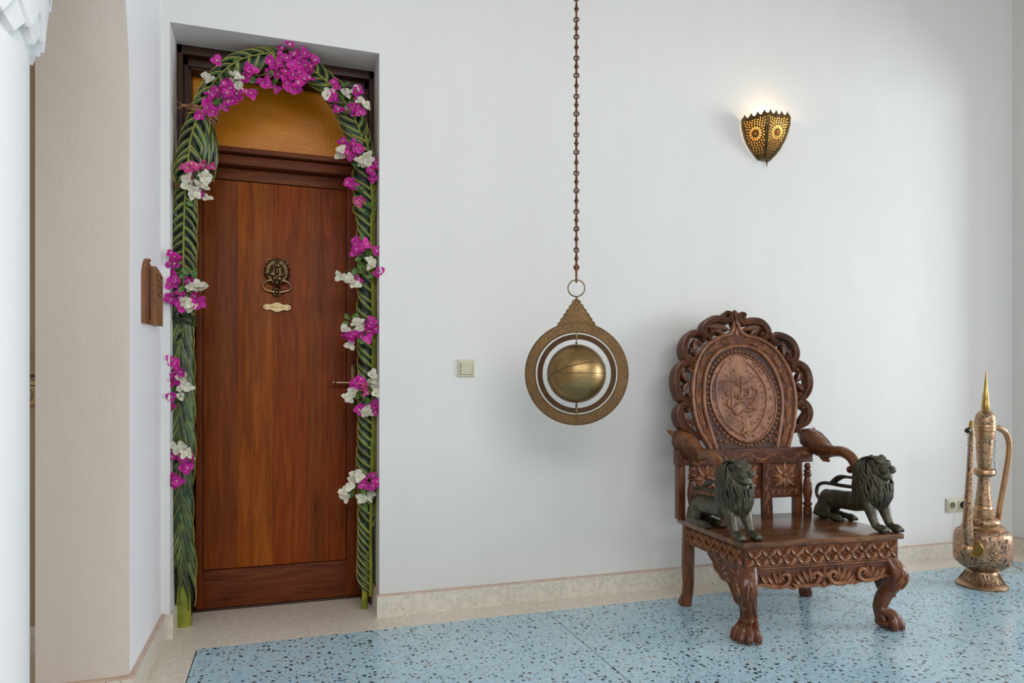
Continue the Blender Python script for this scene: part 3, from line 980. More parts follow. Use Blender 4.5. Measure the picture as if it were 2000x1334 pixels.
o = mk('bead_row', mb, M_carve_hi, bp, kind='stuff')
# vine of feathered leaves and curls between the two rims
mb = MB()
for sd in (0, 1):
    mid = []
    for (a, b) in zip(outer[1:10] if sd == 0 else outer[-2:-11:-1], inner[1:10] if sd == 0 else inner[-2:-11:-1]):
        mid.append(((a[0]+b[0])/2, (a[1]+b[1])/2))
    sp = spline(mid, 8)
    kk = len(sp)
    sg = 1 if sd == 0 else -1
    wave = []
    for i in range(kk):
        d = (sp[min(kk-1, i+1)]-sp[max(0, i-1)]).normalized()
        lt = V((-d.y, d.x, 0))*0.011*sin(i/kk*2*PI*3.5)*sg
        wave.append(((sp[i]+lt).x, (sp[i]+lt).y))
    line(mb, FB, wave, 0.0032, 0.001, 6, 0)
    for g in range(7):
        i0 = int((g+0.15)/7*(kk-2))
        d = (sp[min(kk-1, i0+2)]-sp[i0]).normalized()
        a = math.atan2(d.y, d.x)
        for j in range(5):
            i = min(kk-2, i0+j)
            for s2 in (-1, 1):
                leaf(mb, FB, sp[i].x, sp[i].y, a+s2*0.55, .027, .012, .007, 0.0)
        i = min(kk-2, i0+6)
        s2 = 1 if g % 2 else -1
        lt = V((-d.y, d.x, 0))*0.010*s2
        line(mb, FB, curl(sp[i].x+lt.x, sp[i].y+lt.y, .0135, a, 1.3, 12, s2), 0.0032, 0.002, 6, 0)
        mb.ell(FB(sp[i].x+lt.x, sp[i].y+lt.y, .003), .0045, 8, 6)
leaf(mb, FB, .003, .588, PI/2, .04, .022, .006, 0)
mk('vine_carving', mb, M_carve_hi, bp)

# scrolls of the crest
S = {
 'S1': [(-.056, .691), (-.04, .704), (-.02, .698), (-.019, .678), (-.039, .665), (-.073, .67), (-.115, .669), (-.159, .648), (-.177, .615), (-.174, .59), (-.151, .582), (-.132, .593), (-.137, .606)],
 'S2': [(-.184, .560), (-.181, .582), (-.207, .595), (-.253, .588), (-.288, .545), (-.298, .494), (-.281, .464), (-.251, .460), (-.233, .476), (-.240, .490)],
 'S3': [(-.281, .412), (-.267, .428), (-.280, .443), (-.315, .437), (-.346, .399), (-.356, .336), (-.346, .281), (-.322, .262), (-.298, .268), (-.299, .284)],
 'S4': [(-.312, .213), (-.296, .231), (-.318, .241), (-.354, .219), (-.363, .171), (-.339, .128), (-.290, .097), (-.26, .07)],
 'R1': [(.052, .680), (.058, .697), (.037, .696), (.027, .676), (.045, .659), (.096, .665), (.146, .659), (.177, .626), (.179, .595), (.156, .575), (.135, .585), (.142, .599)],
 'R2': [(.224, .547), (.208, .550), (.199, .573), (.216, .592), (.258, .588), (.305, .562), (.326, .515), (.315, .471), (.283, .459), (.268, .475), (.279, .487)],
 'R3': [(.313, .413), (.298, .419), (.297, .439), (.329, .446), (.368, .416), (.377, .357), (.360, .305), (.323, .266), (.299, .273), (.308, .289)],
 'R4': [(.310, .221), (.295, .228), (.304, .243), (.331, .240), (.350, .202), (.330, .151), (.282, .123), (.252, .100)]}
inn = {
 'S1': [(-.155, .628, 0.15, .12, .030, -0.5), (-.14, .622, -0.15, .085, .026, -0.6)],
 'S2': [(-.225, .565, -1.9, .085, .026, .5), (-.262, .495, 0.9, .05, .024, -.6)],
 'S3': [(-.318, .405, -1.5, .065, .026, .9), (-.325, .300, 1.2, .065, .024, -.8)],
 'S4': [(-.335, .205, -1.3, .095, .030, .45), (-.33, .185, -0.9, .07, .02, .3)],
 'R1': [(.155, .625, PI-0.15, .12, .030, 0.5), (.14, .618, PI+0.2, .08, .026, 0.6)],
 'R2': [(.250, .565, -1.3, .085, .026, -.5), (.300, .490, PI-0.9, .05, .024, .6)],
 'R3': [(.335, .410, -1.6, .065, .026, -.9), (.335, .300, PI-1.2, .065, .024, .8)],
 'R4': [(.332, .205, -1.7, .085, .030, -.45), (.325, .19, -2.1, .06, .02, -.3)]}
for k, pts in S.items():
    mb = MB()
    band(mb, FB, pts, .016, .034, -0.042, 0.012)
    e = pts[-1] if k not in ('S4', 'R4') else pts[0]
    mb.ell(FB(e[0], e[1], -0.008), (.013, .024, .013), 12, 8)
    if k not in ('S4', 'R4'):
        mb.ell(FB(pts[0][0], pts[0][1], -0.008), (.012, .024, .012), 12, 8)
    for (x, y, a, ln, wd, bd_) in inn[k]:
        leaf(mb, FB, x, y, a, ln*1.05, wd*1.25, 0.014, -0.008, bd_)
        leaf(mb, FB, x, y, a, ln*1.05, wd*1.25, -0.006, -0.03, bd_)
        pts2 = [(x+ln*t*cos(a+bd_*t*.5), y+ln*t*sin(a+bd_*t*.5)) for t in (0, .25, .5, .75, .95)]
        q = [FB(c, d, -0.018) for c, d in pts2]
        mb.tube(q, [wd*.3, wd*.42, wd*.40, wd*.3, wd*.12], 8, up=NN, flat=1.3)
    mk('crest_scroll', mb, M_carve, chair, angle=50)
mb = MB()
mb.prism([[(p.x, p.y) for p in spline([(-.012, .64), (-.018, .67), (-.020, .690), (-.012, .706), (0.003, .718), (.018, .706), (.024, .690), (.020, .67), (.014, .64)], 4)]], -0.034, 0.008, FB)
mb.tube([FB(.003, .64, .008), FB(.003, .68, .012), FB(.003, .715, .004)], [.007, .008, .002], 8)
mk('finial', mb, M_carve, chair)
# strap filling between scrolls and panel
mb = MB()
for pts in (((-.28, .44), (-.262, .40)), ((-.284, .262), (-.270, .262)), ((-.21, .56), (-.19, .535)), ((.285, .45), (.262, .42)), ((.30, .262), (.275, .262)), ((.20, .555), (.19, .53)), ((-.15, .575), (-.13, .56)), ((.15, .572), (.13, .56))):
    mb.tube([FB(a, b, -0.015) for a, b in pts], .014, 8)
mk('scroll_joints', mb, M_carve, chair, kind='stuff')

# rail, posts, lower back --------------------------------------------
rail = mk('back_rail', MB().cbox(-.402, .314, .492, .540, .652, .724, .003, T=TL), M_carve, chair)
mb = MB()
fr_ = FF(.492)
w_ = [(-.39+i*.69/80, .685+.020*sin(i/80*2*PI*4.5)) for i in range(81)]
line(mb, fr_, w_, .0028, 0.0, 6, 0)
for i in range(8):
    x = -.360+i*.084
    s2 = 1 if i % 2 else -1
    line(mb, fr_, curl(x, .685+s2*.008, .014, -PI/2*s2, 1.2, 12, s2), .0022, 0, 6, 0)
    for q in range(3):
        leaf(mb, fr_, x+.025+q*.007, .685+s2*.003, s2*(1.0-.2*q), .022, .007, .003, 0)
        leaf(mb, fr_, x-.010-q*.006, .685-s2*.006, PI+s2*(0.9-.2*q), .02, .006, .003, 0)
mk('rail_carving', mb, M_carve_hi, rail)
for sx in (-1, 1):
    mk('back_post', MB().cbox(-.062+sx*.312-.018, -.062+sx*.312+.018, .507, .545, .40, .66, .003, T=TL), M_leg, chair)
    pr = [(.016, .400), (.020, .404), (.020, .436), (.015, .440), (.021, .450), (.021, .458), (.014, .464), (.017, .48), (.022, .51), (.021, .54), (.015, .575), (.013, .582), (.019, .588), (.019, .596), (.013, .600), (.018, .606), (.017, .612), (.011, .620), (.016, .632), (.013, .642), (.009, .649)]
    c = L(-.030+sx*.306, .482, 0)
    mk('spindle', MB().lathe(pr, 20, c), M_leg, chair)
fp = FF(.508)
for cx_ in (-.244, -.038, .168):
    p = mk('flower_panel', MB().cbox(cx_-.082, cx_+.082, .508, .530, .532, .650, .002, T=TL), M_carve, chair)
    mb = MB()
    for k in range(8):
        a = PI/8+k*PI/4+PI/8
        ln = .068 if k % 2 == 0 else .055
        leaf(mb, fp, cx_+.010*cos(a), .591+.008*sin(a), a, ln, .032, .009, .001)
        leaf(mb, fp, cx_+.012*cos(a+.39), .591+.01*sin(a+.39), a+.39, .055, .012, .005, .0)
    T = Matrix.Translation(fp(cx_, .591, 0)) @ (-EY).to_track_quat('Z', 'Y').to_matrix().to_4x4()
    mb.lathe([(.011, 0), (.011, .009), (.007, .013), (.001, .014)], 14, T=T)
    mk('flower_carving', mb, M_carve_hi, p)
    p = mk('lower_strip', MB().cbox(cx_-.082, cx_+.082, .506, .530, .484, .532, .002, T=TL), M_carve, chair)
    mb = MB()
    f3 = FF(.506)
    line(mb, f3, [(cx_-.078+i*.156/24, .508+.013*sin(i/24*2*PI*1.5)) for i in range(25)], .0024, 0, 6, 0)
    for i in range(5):
        for s2 in (-1, 1):
            leaf(mb, f3, cx_-.070+i*.031, .508, s2*.8, .022, .009, .004, 0)
    mk('strip_carving', mb, M_carve_hi, p)
for sx in (-1, 1):
    x0 = -.038+sx*.103
    mb = MB()
    mb.prism([[(x0-.021, .655), (x0+.021, .655), (x0+.024, .55), (x0+.026+sx*.006, .40), (x0-.026+sx*.006, .40), (x0-.024, .55)]], -0.012, .010, FF(.505))
    sp_ = mk('splat', mb, M_carve, chair)
    mb = MB()
    f4 = FF(.495)
    line(mb, f4, [(x0+.010*sin(i/40*2*PI*3.5), .41+i*.235/40) for i in range(41)], .0024, 0, 6, 0)
    for i in range(7):
        s2 = 1 if i % 2 else -1
        line(mb, f4, curl(x0-s2*.006, .425+i*.034, .009, 0, 1.2, 10, s2), .0018, 0, 6, 0)
        leaf(mb, f4, x0+s2*.003, .43+i*.034, PI/2+s2*.5, .024, .009, .004, 0)
    mk('splat_carving', mb, M_carve_hi, sp_)

# seat and frieze ------------------------------------------------------
st = MB().cbox(-.378, .378, -.004, .548, .378, .401, .006, T=TL)
mk('seat', st, M_seat, chair, label='polished plank seat')
FR = mk('front_frieze', MB().cbox(-.360, .360, .012, .034, .296, .379, .002, T=TL), M_carve, chair)
def lattice(fn, x0, x1, z0, z1, count, parent):
    mb = MB()
    pw = (x1-x0)/count
    zc = (z0+z1)/2
    for i in range(count):
        xc = x0+pw*(i+.5)
        for k in range(4):
            a = math.atan2((z1-z0)/2*(1 if k < 2 else -1), pw/2*(1 if k in (0, 3) else -1))
            leaf(mb, fn, xc+.004*cos(a), zc+.004*sin(a), a, math.hypot(pw/2, (z1-z0)/2)*.95, .023, .012, .0)
        c = fn(xc, zc, .004)
        mb.ell(c, .0085, 10, 7)
        for k in range(4):
            leaf(mb, fn, x0+pw*i, zc, k*PI/2, .012, .006, .005, 0)
        for zz, sg in ((z0, 1), (z1, -1)):
            leaf(mb, fn, xc, zz, sg*PI/2, .014, .008, .005, 0)
    mb2 = MB()
    for zz in (z0-.004, z1+.003):
        mb2.tube([fn(x0, zz, 0), fn(x1, zz, 0)], .003, 6)
    mb.add(mb2.v, mb2.f)
    mk('lattice_carving', mb, M_carve_hi, parent, kind='stuff', angle=50)
lattice(FF(.012), -.352, .352, .303, .369, 11, FR)
for sx in (-1, 1):
    SF = mk('side_frieze', MB().cbox(sx*.350-.011, sx*.350+.011, .020, .50, .296, .379, .002, T=TL), M_carve, chair)
    lattice(FS(sx*.361), .030, .48, .303, .369, 7, SF)
mk('rear_frieze', MB().cbox(-.34, .34, .500, .520, .310, .379, .002, T=TL), M_leg, chair)

# front apron with acanthus carving
def botz(x):
    a = abs(x)
    z = .2075
    if a < .15:
        z = .200+.012*abs(sin(a/.15*PI))
    elif a < .29:
        z = .205+.022*((a-.15)/.14)
    else:
        z = .227-(a-.29)*.3
    return z
pts = [(-.335+i*.67/60, 0) for i in range(61)]
ol = [(x, botz(x)) for x, _ in pts]
mk_ap = mk('front_apron', MB().prism([ol+[(.335, .297), (-.335, .297)]], -.024, 0, FF(.016)), M_carve, chair)
mb = MB()
fa = FF(.014)
line(mb, fa, [(x, z+.003) for x, z in ol], .006, 0.002, 8, 0)
line(mb, fa, [(-.33, .290), (.33, .290)], .003, 0.002, 6, 0)
for s2 in (-1, 1):
    line(mb, fa, [(s2*.125, .214), (s2*.09, .208), (s2*.05, .212), (s2*.030, .226), (s2*.022, .246), (s2*.034, .262), (s2*.050, .256), (s2*.052, .243), (s2*.042, .240)], .0085, .005, 9, 6, taper=True)
    line(mb, fa, [(s2*.29, .226), (s2*.25, .218), (s2*.21, .213), (s2*.178, .220), (s2*.163, .240), (s2*.172, .261), (s2*.190, .262), (s2*.197, .250), (s2*.186, .242)], .0085, .005, 9, 6, taper=True)
    for (x, z, a, ln, wd) in ((.058, .224, 1.45, .058, .020), (.072, .220, 1.2, .062, .021), (.090, .217, 1.0, .060, .019), (.105, .215, .75, .048, .016), (.118, .212, .45, .036, .014), (.118, .214, -.35, .030, .014),
                              (.205, .226, 1.65, .052, .019), (.216, .224, 1.3, .056, .019), (.232, .224, .95, .050, .018), (.262, .228, 1.0, .048, .020)):
        leaf(mb, fa, s2*x, z, a if s2 > 0 else PI-a, ln, wd*1.2, .012, .0, -.25*s2)
for k in (-1, 0, 1):
    leaf(mb, fa, 0, .240, PI/2+k*.7, .046 if k == 0 else .03, .018, .009, .002)
leaf(mb, fa, 0, .225, -PI/2, .03, .022, .009, .002)
mk('acanthus_carving', mb, M_carve_hi, mk_ap, angle=50)
for sx in (-1, 1):
    ol = [(.02, .297), (.30, .297), (.283, .270), (.262, .262), (.250, .235), (.225, .225), (.190, .205), (.150, .205), (.115, .175), (.085, .140), (.02, .13)]
    f5 = FS(sx*.343)
    sb = mk('side_bracket', MB().prism([[(p.x, p.y) for p in spline(ol, 3)]], -.012, .012, f5), M_carve, chair)
    mb = MB()
    f6 = FS(sx*.355)
    line(mb, f6, [(p[0], p[1]+.004) for p in ol[2:]], .005, 0, 7, 4)
    line(mb, f6, curl(.215, .262, .018, 0, 1.4, 14), .0035, .001, 7, 0)
    for (x, z, a, ln, wd) in ((.19, .25, 2.6, .05, .02), (.18, .235, 2.9, .06, .018), (.16, .225, 3.3, .055, .018), (.12, .27, 3.4, .05, .02), (.11, .25, 3.8, .05, .018), (.09, .22, 4.1, .05, .016), (.24, .28, 2.9, .05, .014), (.075, .19, 4.3, .045, .014)):
        leaf(mb, f6, x, z, a, ln, wd, .007, 0)
    mk('bracket_carving', mb, M_carve_hi, sb)

# legs ------------------------------------------------------------------
KNEE = [(.305, .006, .034), (.285, .018, .039), (.262, .031, .045), (.235, .041, .048), (.205, .040, .046), (.175, .025, .041), (.145, .004, .038), (.115, -.010, .033), (.085, -.018, .030), (.060, -.014, .031), (.040, -.004, .036), (.020, .002, .040)]
def knee(z):
    """offset along the diagonal and section size of the leg at height z"""
    for (z1, a1, r1), (z0, a0, r0) in zip(KNEE, KNEE[1:]):
        if z >= z0:
            t = max(0, min(1, (z-z0)/(z1-z0)))
            return a0+(a1-a0)*t, r0+(r1-r0)*t
    return KNEE[-1][1:]
def front_leg(sx):
    d = (EX*sx-EY).normalized()
    pz = (EX+EY*sx).normalized()
    b = L(sx*.325, .045, 0)
    P = lambda a, q, z: b+d*a+pz*q+EZ*z
    mb = MB()
    # softly squared shaft standing corner-forward
    vs = []
    K, n = 40, 28
    for i in range(K+1):
        z = .305-(.305-.014)*i/K
        a, r_ = knee(z)
        for j in range(n):
            th = 2*PI*j/n
            c, s_ = cos(th), sin(th)
            q = r_/((abs(c)**1.45+abs(s_)**1.45)**(1/1.45))
            vs.append(P(a+q*c, q*s_*.98, z))
    fs = [(i*n+j, i*n+(j+1) % n, (i+1)*n+(j+1) % n, (i+1)*n+j) for i in range(K) for j in range(n)]
    fs += [tuple(range(n))[::-1], tuple(K*n+j for j in range(n))]
    mb.add(vs, fs)
    mb.ell(P(.006, 0, .022), (.047, .047, .022), 16, 10)
    for q, l2 in ((-.040, .026), (-.014, .048), (.014, .048), (.040, .026)):
        pts = []
        for z in (.225, .19, .155, .115, .08):
            a, r_ = knee(z)
            qq = q*(.62 if z > .1 else .66)
            pts.append(P(a+r_*.98-abs(qq)*.80-.004, qq, z))
        pts += [P(.016+l2*.35, q*.85, .056), P(l2*.55+.016, q*1.05, .040), P(l2+.010, q*1.15, .021), P(l2+.018, q*1.18, .011)]
        pp = spline([tuple(x) for x in pts], 4)
        k = len(pp)
        rr = []
        for i in range(k):
            t = i/(k-1)
            rr.append(.0045+.0065*min(1, t*2) if t < .58 else (.011+.0060*sin((t-.58)/.42*PI*.9)+.001))
        mb.tube(pp, rr, 12)
        mb.ell(P(l2+.012, q*1.17, .013), (.0125, .0125, .0125), 12, 8)
    me = sculpt(mb, .0024, 3, wloc(chair))
    for v in me.vertices:                      # settle the sole on the floor
        if v.co.z < 0.0005:
            v.co.z = 0.0005
    lg = mk('front_leg', me, M_leg, chair, label='carved cabriole leg ending in a lion paw')
    # flame leaves and a curl on the outer faces of the knee
    mb = MB()
    def fF(s, h, n):
        a, r_ = knee(h)
        return L(sx*(.325+a*.707)+s*sx, .045-a*.707-r_*.88-n, h)
    def fS(s, h, n):
        a, r_ = knee(h)
        return L(sx*(.325+a*.707+r_*.88+n), .045-a*.707+s, h)
    for fn in (fF, fS):
        line(mb, fn, curl(.006, .272, .0125, 0.5, 1.4, 14), .0036, .001, 7, 0)
        for (s, h, a, ln, wd) in ((.006, .256, -1.9, .050, .014), (-.002, .248, -1.75, .062, .014), (.012, .252, -1.45, .068, .014), (.002, .225, -1.65, .070, .014), (.012, .222, -1.35, .060, .012), (-.008, .235, -2.0, .045, .012)):
            leaf(mb, fn, s, h, a, ln, wd, .006, -.001)
    mk('knee_carving', mb, M_carve_hi, lg)
    mb = MB()
    for q, l2 in ((-.040, .026), (-.014, .048), (.014, .048), (.040, .026)):
        mb.ell(P(l2+.0235, q*1.17, .010), (.0045, .0045, .006), 8, 6)
    mk('claw', mb, M_arm, lg, kind='stuff')
front_leg(-1)
front_leg(1)
for sx in (-1, 1):
    mb = MB()
    vs = []
    prof = [(.390, 0, .0, .024), (.300, 0, 0, .026), (.240, .004, -.006, .027), (.17, .004, -.004, .026), (.10, -.002, .004, .024), (.055, -.002, .012, .024), (.035, .003, .016, .027), (.015, .008, .018, .030), (.001, .006, .014, .026)]
    for (z, ox, oy, hw) in prof:
        c = L(-.030+sx*(.315+ox), .500+oy, z)
        for k in range(8):
            a = PI/8+k*PI/4
            rr = hw*1.10
            vs.append(c+EX*(rr*cos(a)*(1.0 if k % 1 == 0 else 1))+EY*(rr*sin(a)))
    fs = [(i*8+j, i*8+(j+1) % 8, (i+1)*8+(j+1) % 8, (i+1)*8+j) for i in range(len(prof)-1) for j in range(8)]
    fs += [tuple(range(8)), tuple((len(prof)-1)*8+j for j in range(8))[::-1]]
    mb.add(vs, fs)
    mk('rear_leg', mb, M_leg, chair, angle=30)

# arms --------------------------------------------------------------------
def arm(sx):
    A = lambda x, y, z: L(sx*(.338+x), y, z)
    mb = MB()
    path = [A(.006, .605, .775), A(.008, .575, .768), A(.008, .53, .750), A(.004, .48, .728), A(0, .425, .712), A(-.002, .37, .714), A(-.002, .315, .716), A(0, .268, .700), A(0, .238, .672), A(0, .228, .64)]
    pp = spline(path, 4)
    base = [.030, .046, .052, .048, .035, .026, .025, .024, .023, .022]
    rr = []
    for i in range(len(pp)):
        t = i/4
        a = int(min(len(base)-2, t))
        rr.append(base[a]+(base[a+1]-base[a])*(t-a))
    mb.tube(pp, rr, 18)
    # small pointed ear and under fin
    mb.tube([A(.030, .575, .785), A(.052, .590, .800), A(.066, .600, .812)], [.016, .012, .003], 8)
    mb.tube([A(-.026, .59, .79), A(-.036, .60, .812)], [.014, .004], 8)
    mb.tube([A(0, .47, .700), A(0, .435, .672), A(0, .405, .664)], [.020, .017, .006], 10)
    mb.tube([A(.006, .61, .79), A(.008, .63, .772), A(.008, .625, .75)], [.02, .016, .008], 8)
    ob = mk('arm', sculpt(mb, .0028, 3, wloc(chair)), M_arm, chair, label='feather carved curving arm rest')
    # feathers: overlapping arcs lying on the thick part
    mb = MB()
    ks = [i for i in range(2, 19)]
    for i in ks:
        c = pp[i]
        tg = (pp[i+1]-pp[i-1]).normalized()
        side = tg.cross(EZ).normalized()
        upv = side.cross(tg).normalized()
        if i % 1 == 0:
            for s2 in (-1, 1):
                q = []
                for j in range(9):
                    a = -1.15+2.3*j/8
                    # chevron: the middle of each arc runs forward
                    ang = (0 if s2 > 0 else PI)+a*1.0
                    off = .020*(1-abs(a)/1.15)
                    r_ = rr[i]+.0012
                    q.append(c+side*(cos(ang)*r_)+upv*(sin(ang)*r_)+tg*(off-.006))
                mb.tube(q, [.0012]+[.0024]*7+[.0012], 6)
    mk('feather_carving', mb, M_carve, ob)
arm(-1)
arm(1)

# lions ---------------------------------------------------------------------
def lion(sx, label):
    A = lambda x, y, z: L(sx*.335+x, y, z)
    B = lambda x, y, z: A(x, y+.0, z)
    mb = MB()
    Rz = Matrix(((EX.x, EY.x, 0), (EX.y, EY.y, 0), (0, 0, 1)))
    def E(x, y, z, rx, ry, rz, tilt=0.0):
        mb.ell(A(x, y, z), (rx, ry, rz), 16, 10, Rz @ Matrix.Rotation(tilt, 3, 'X'))
    mb.tube([A(0, .420, .487), A(0, .37, .492), A(0, .30, .497), A(0, .23, .502), A(0, .16, .525), A(0, .115, .560)], [.040, .044, .042, .045, .056, .060], 18)
    E(0, .415, .482, .040, .036, .050)
    for s in (-1, 1):
        E(s*.026, .405, .462, .022, .042, .055, .1)                                # haunch
        mb.tube([A(s*.034, .455, .418), A(s*.038, .40, .417), A(s*.038, .345, .417), A(s*.036, .318, .418)], [.015, .018, .015, .014], 12)   # lower hind leg on the seat
        mb.tube([A(s*.034, .440, .425), A(s*.030, .425, .45)], [.020, .024], 12)
        E(s*.037, .305, .416, .019, .027, .0165)
        # foreleg
        mb.tube([A(s*.030, .118, .535), A(s*.035, .100, .490), A(s*.036, .085, .455), A(s*.036, .068, .425), A(s*.036, .05, .418)], [.032, .026, .0195, .017, .016], 14)
        E(s*.036, .036, .4175, .020, .030, .0175)
        for q in (-1, 0, 1):
            E(s*.036+q*.011, .016, .413, .0072, .012, .011)
            E(s*.037+q*.010, .284, .412, .0065, .012, .010)
    # neck, mane bulk and head
    mb.tube([A(0, .165, .52), A(0, .158, .58), A(0, .145, .64), A(0, .128, .682)], [.056, .064, .062, .048], 20)
    mb.tube([A(0, .105, .50), A(0, .088, .555), A(0, .092, .61), A(0, .105, .65)], [.034, .046, .046, .040], 18)
    E(0, .105, .679, .042, .048, .037)
    E(0, .068, .668, .036, .038, .030)                        # bridge
    E(0, .060, .645, .030, .030, .020)
    for s in (-1, 1):
        E(s*.0175, .041, .6640, .0190, .0205, .0185)          # muzzle lobes
        E(s*.030, .078, .655, .016, .026, .020)               # cheeks
        E(s*.024, .068, .696, .013, .013, .008, .2)           # brow
        E(s*.026, .104, .7155, .011, .010, .0075)             # small flat ears
    E(0, .019, .676, .011, .008, .007)                        # nose
    E(0, .050, .634, .027, .024, .0145)                       # broad lower jaw
    E(0, .036, .632, .014, .012, .010)
    mb.tube([A(0, .090, .640), A(0, .060, .633)], [.030, .022], 14)
    body = mk('lion_figure', sculpt(mb, .0024, 2, wloc(chair)), M_lion, chair, label=label)
    # tail
    mb = MB()
    t = spline([A(0, .446, .468), A(0, .474, .478), A(0, .492, .503), A(0, .482, .538), A(0, .443, .556), A(0, .385, .560), A(0, .325, .560), A(0, .215, .565)], 6)
    mb.tube(t, .0088, 10)
    t = spline([A(0, .395, .562), A(0, .365, .578), A(0, .335, .594), A(0, .300, .603), A(0, .225, .606)], 5)
    k = len(t)
    mb.tube(t, [.007+.007*sin(PI*min(1, 1.25*i/(k-1))) for i in range(k)], 10)
    mk('tail', sculpt(mb, .0024, 1, wloc(chair)), M_lion, body)
    # mane: fine wavy locks lying over neck, shoulders and chest
    mb = MB()
    rg_ = random.Random(3)
    for ring, (zt, n_) in enumerate(((.706, 36), (.688, 46), (.664, 52), (.636, 54), (.606, 54), (.578, 50), (.552, 38))):
        for k in range(n_):
            th = 2*PI*(k+.5*(ring % 2))/n_+rg_.uniform(-.05, .05)
            if ring < 4 and min(th, 2*PI-th) < (1.35, 1.15, 1.0, .45)[ring]:
                continue
            ln = rg_.uniform(.055, .085)
            q = []
            for j in range(6):
                u = j/5
                z = zt-ln*u
                a2 = th+.07*sin(u*5+k*1.7+ring)
                # horizontal section of the neck: an oval that drifts forward on the way down
                e = max(0.0, min(1.0, (.722-z)/.06))**.5
                w_ = .064*e if z > .56 else .064-.16*(.56-z)
                cyy = .128+(.706-z)*.05
                yf = .065 if z > .65 else (.046+(z-.61)*.475 if z > .61 else (.040 if z > .545 else .040+(.545-z)*.70))
                fr__ = (cyy-yf+.002)*e
                bk_ = (.078 if z > .56 else .078-.2*(.56-z))*e
                lift = .0022*sin(PI*u)-(.003 if j == 5 else 0)
                cc = cos(a2)
                q.append(A(sin(a2)*(w_+lift), cyy-(cc*(fr__+lift) if cc > 0 else cc*(bk_+lift)), z))
            mb.tube(q, [.0028, .0042, .0046, .0044, .0034, .0010], 6)
    for k in range(11):                                         # hair drawn back over the crown
        x = (k-5)*.0065
        mb.tube([A(x*.7, .072, .696), A(x*.95, .090, .711), A(x*1.15, .115, .713), A(x*1.3, .140, .704), A(x*1.4, .160, .684)], [.0020, .0038, .0045, .0040, .0015], 6)
    for s in (-1, 1):
        for k in range(8):                                      # whiskery fringe round the cheeks
            mb.tube([A(s*(.046-.002*k), .104-.006*k, .690-.009*k), A(s*(.052-.003*k), .096-.007*k, .664-.010*k), A(s*(.050-.005*k), .090-.006*k, .628-.008*k)], [.0035, .0050, .0015], 6)
    mk('mane', mb, M_lion, body, angle=80)
    mb = MB()
    for s in (-1, 1):
        for q in (-1, 0, 1):
            mb.ell(A(s*.036+q*.011, .0065, .411), (.0032, .0045, .006), 7, 5)
            mb.ell(A(s*.037+q*.010, .2735, .410), (.003, .0045, .0055), 7, 5)
    mk('claws', mb, M_claw, body, kind='stuff')
    mb = MB()
    for k in range(9):
        a = (k-4)*.3
        mb.ell(A(.024*sin(a), .0515-.0235*cos(a), .6475), (.0024, .0022, .0028), 6, 5)
    mk('teeth', mb, M_tooth, body, kind='stuff')
    mb = MB()
    for s in (-1, 1):
        mb.ell(A(s*.021, .0515, .6865), (.0065, .0045, .0050), 10, 7)
    mk('eyes', mb, M_claw, body, kind='stuff')
    mk('scroll_knob', MB().ell(A(0, .262, .640), (.017, .017, .017), 14, 9).tube([A(0, .262, .640), A(0, .22, .645)], [.012, .014], 10), M_leg, chair)
lion(-1, 'green bronze lion crouching on the left edge of the seat')
lion(1, 'green bronze lion crouching on the right edge of the seat')

# ================================================================ hanging brass ornament
PC = V((1.160, -0.45, 1.069))
PR = V((.9154, -.4025, 0))
PN = V((-.4025, -.9154, 0))
def FPn(s, h, n):
    return PC+PR*s+EZ*h+PN*n
orn = root('hanging_ornament', FPn(0, -.214, 0), 'engraved brass globe within two rings hanging on a long chain before the white wall', 'ornament')
circ = lambda r, k=96, a0=0, cx_=0, cy_=0: [(cx_+r*cos(a0+2*PI*i/k), cy_+r*sin(a0+2*PI*i/k)) for i in range(k)]
ao = math.atan2(.199, .079)
ol = [(.214*cos(ao-(2*PI-2*(PI/2-ao))*i/90), .214*sin(ao-(2*PI-2*(PI/2-ao))*i/90)) for i in range(91)]   # right shoulder, round the bottom, to the left shoulder
sc_l = []
for i in range(6):
    for j in range(4):
        t = (i+j/4)/6
        x, y = -.079+.071*t, .199+.108*t
        b = .0045*sin(PI*j/4)
        sc_l.append((x-b*.84, y+b*.54))
ol2 = ol+sc_l[1:]+[(-.007, .309), (0, .314), (.007, .309)]+[(-x, y) for x, y in sc_l[:0:-1]]
plate = mk('outer_ring', MB().prism([ol2, circ(.169), circ(.0045, 12, 0, 0, .292)], -.003, .003, FPn), M_brass_ring, orn, angle=30)
mb = MB()
for r_ in (.211, .173):
    mb.tube([FPn(a, b, .003) for a, b in circ(r_, 80)], .0012, 5, True)
mb.tube([FPn(a, b, .003) for a, b in [(-.074, .199), (-.03, .270), (0, .300), (.03, .270), (.074, .199)]], .0010, 5)
for k in range(7):
    a = PI/2+2*PI*(k+.5)/7
    mb.tube([FPn(.191*cos(a)+.011*cos(t*PI/6), .191*sin(a)+.011*sin(t*PI/6), .003) for t in range(12)], .0008, 4, True)
mk('chased_lines', mb, M_ringmetal, plate)
irot = math.radians(7)
def FI(s, h, n):
    return FPn((s*cos(irot)-n*sin(irot)), h, n*cos(irot)+s*sin(irot))
ir = mk('inner_ring', MB().prism([circ(.1635), circ(.1425)], -.004, .004, FI), M_brass_inner, orn, angle=30)
mb = MB()
for s in (-1, 1):
    mb.cbox(-.006, .006, -.006, .006, s*.153-.012, s*.153+.012, .001, T=Matrix.Translation(PC))
mk('ring_clip', mb, M_ringmetal, orn)
gl = mk('globe', MB().ell(PC, .122, 64, 40), M_globe, orn)
mb = MB()
mb.tube([PC+V((cos(t*PI/32)*.1218, sin(t*PI/32)*.1218, 0)) for t in range(64)], .0011, 5, True)
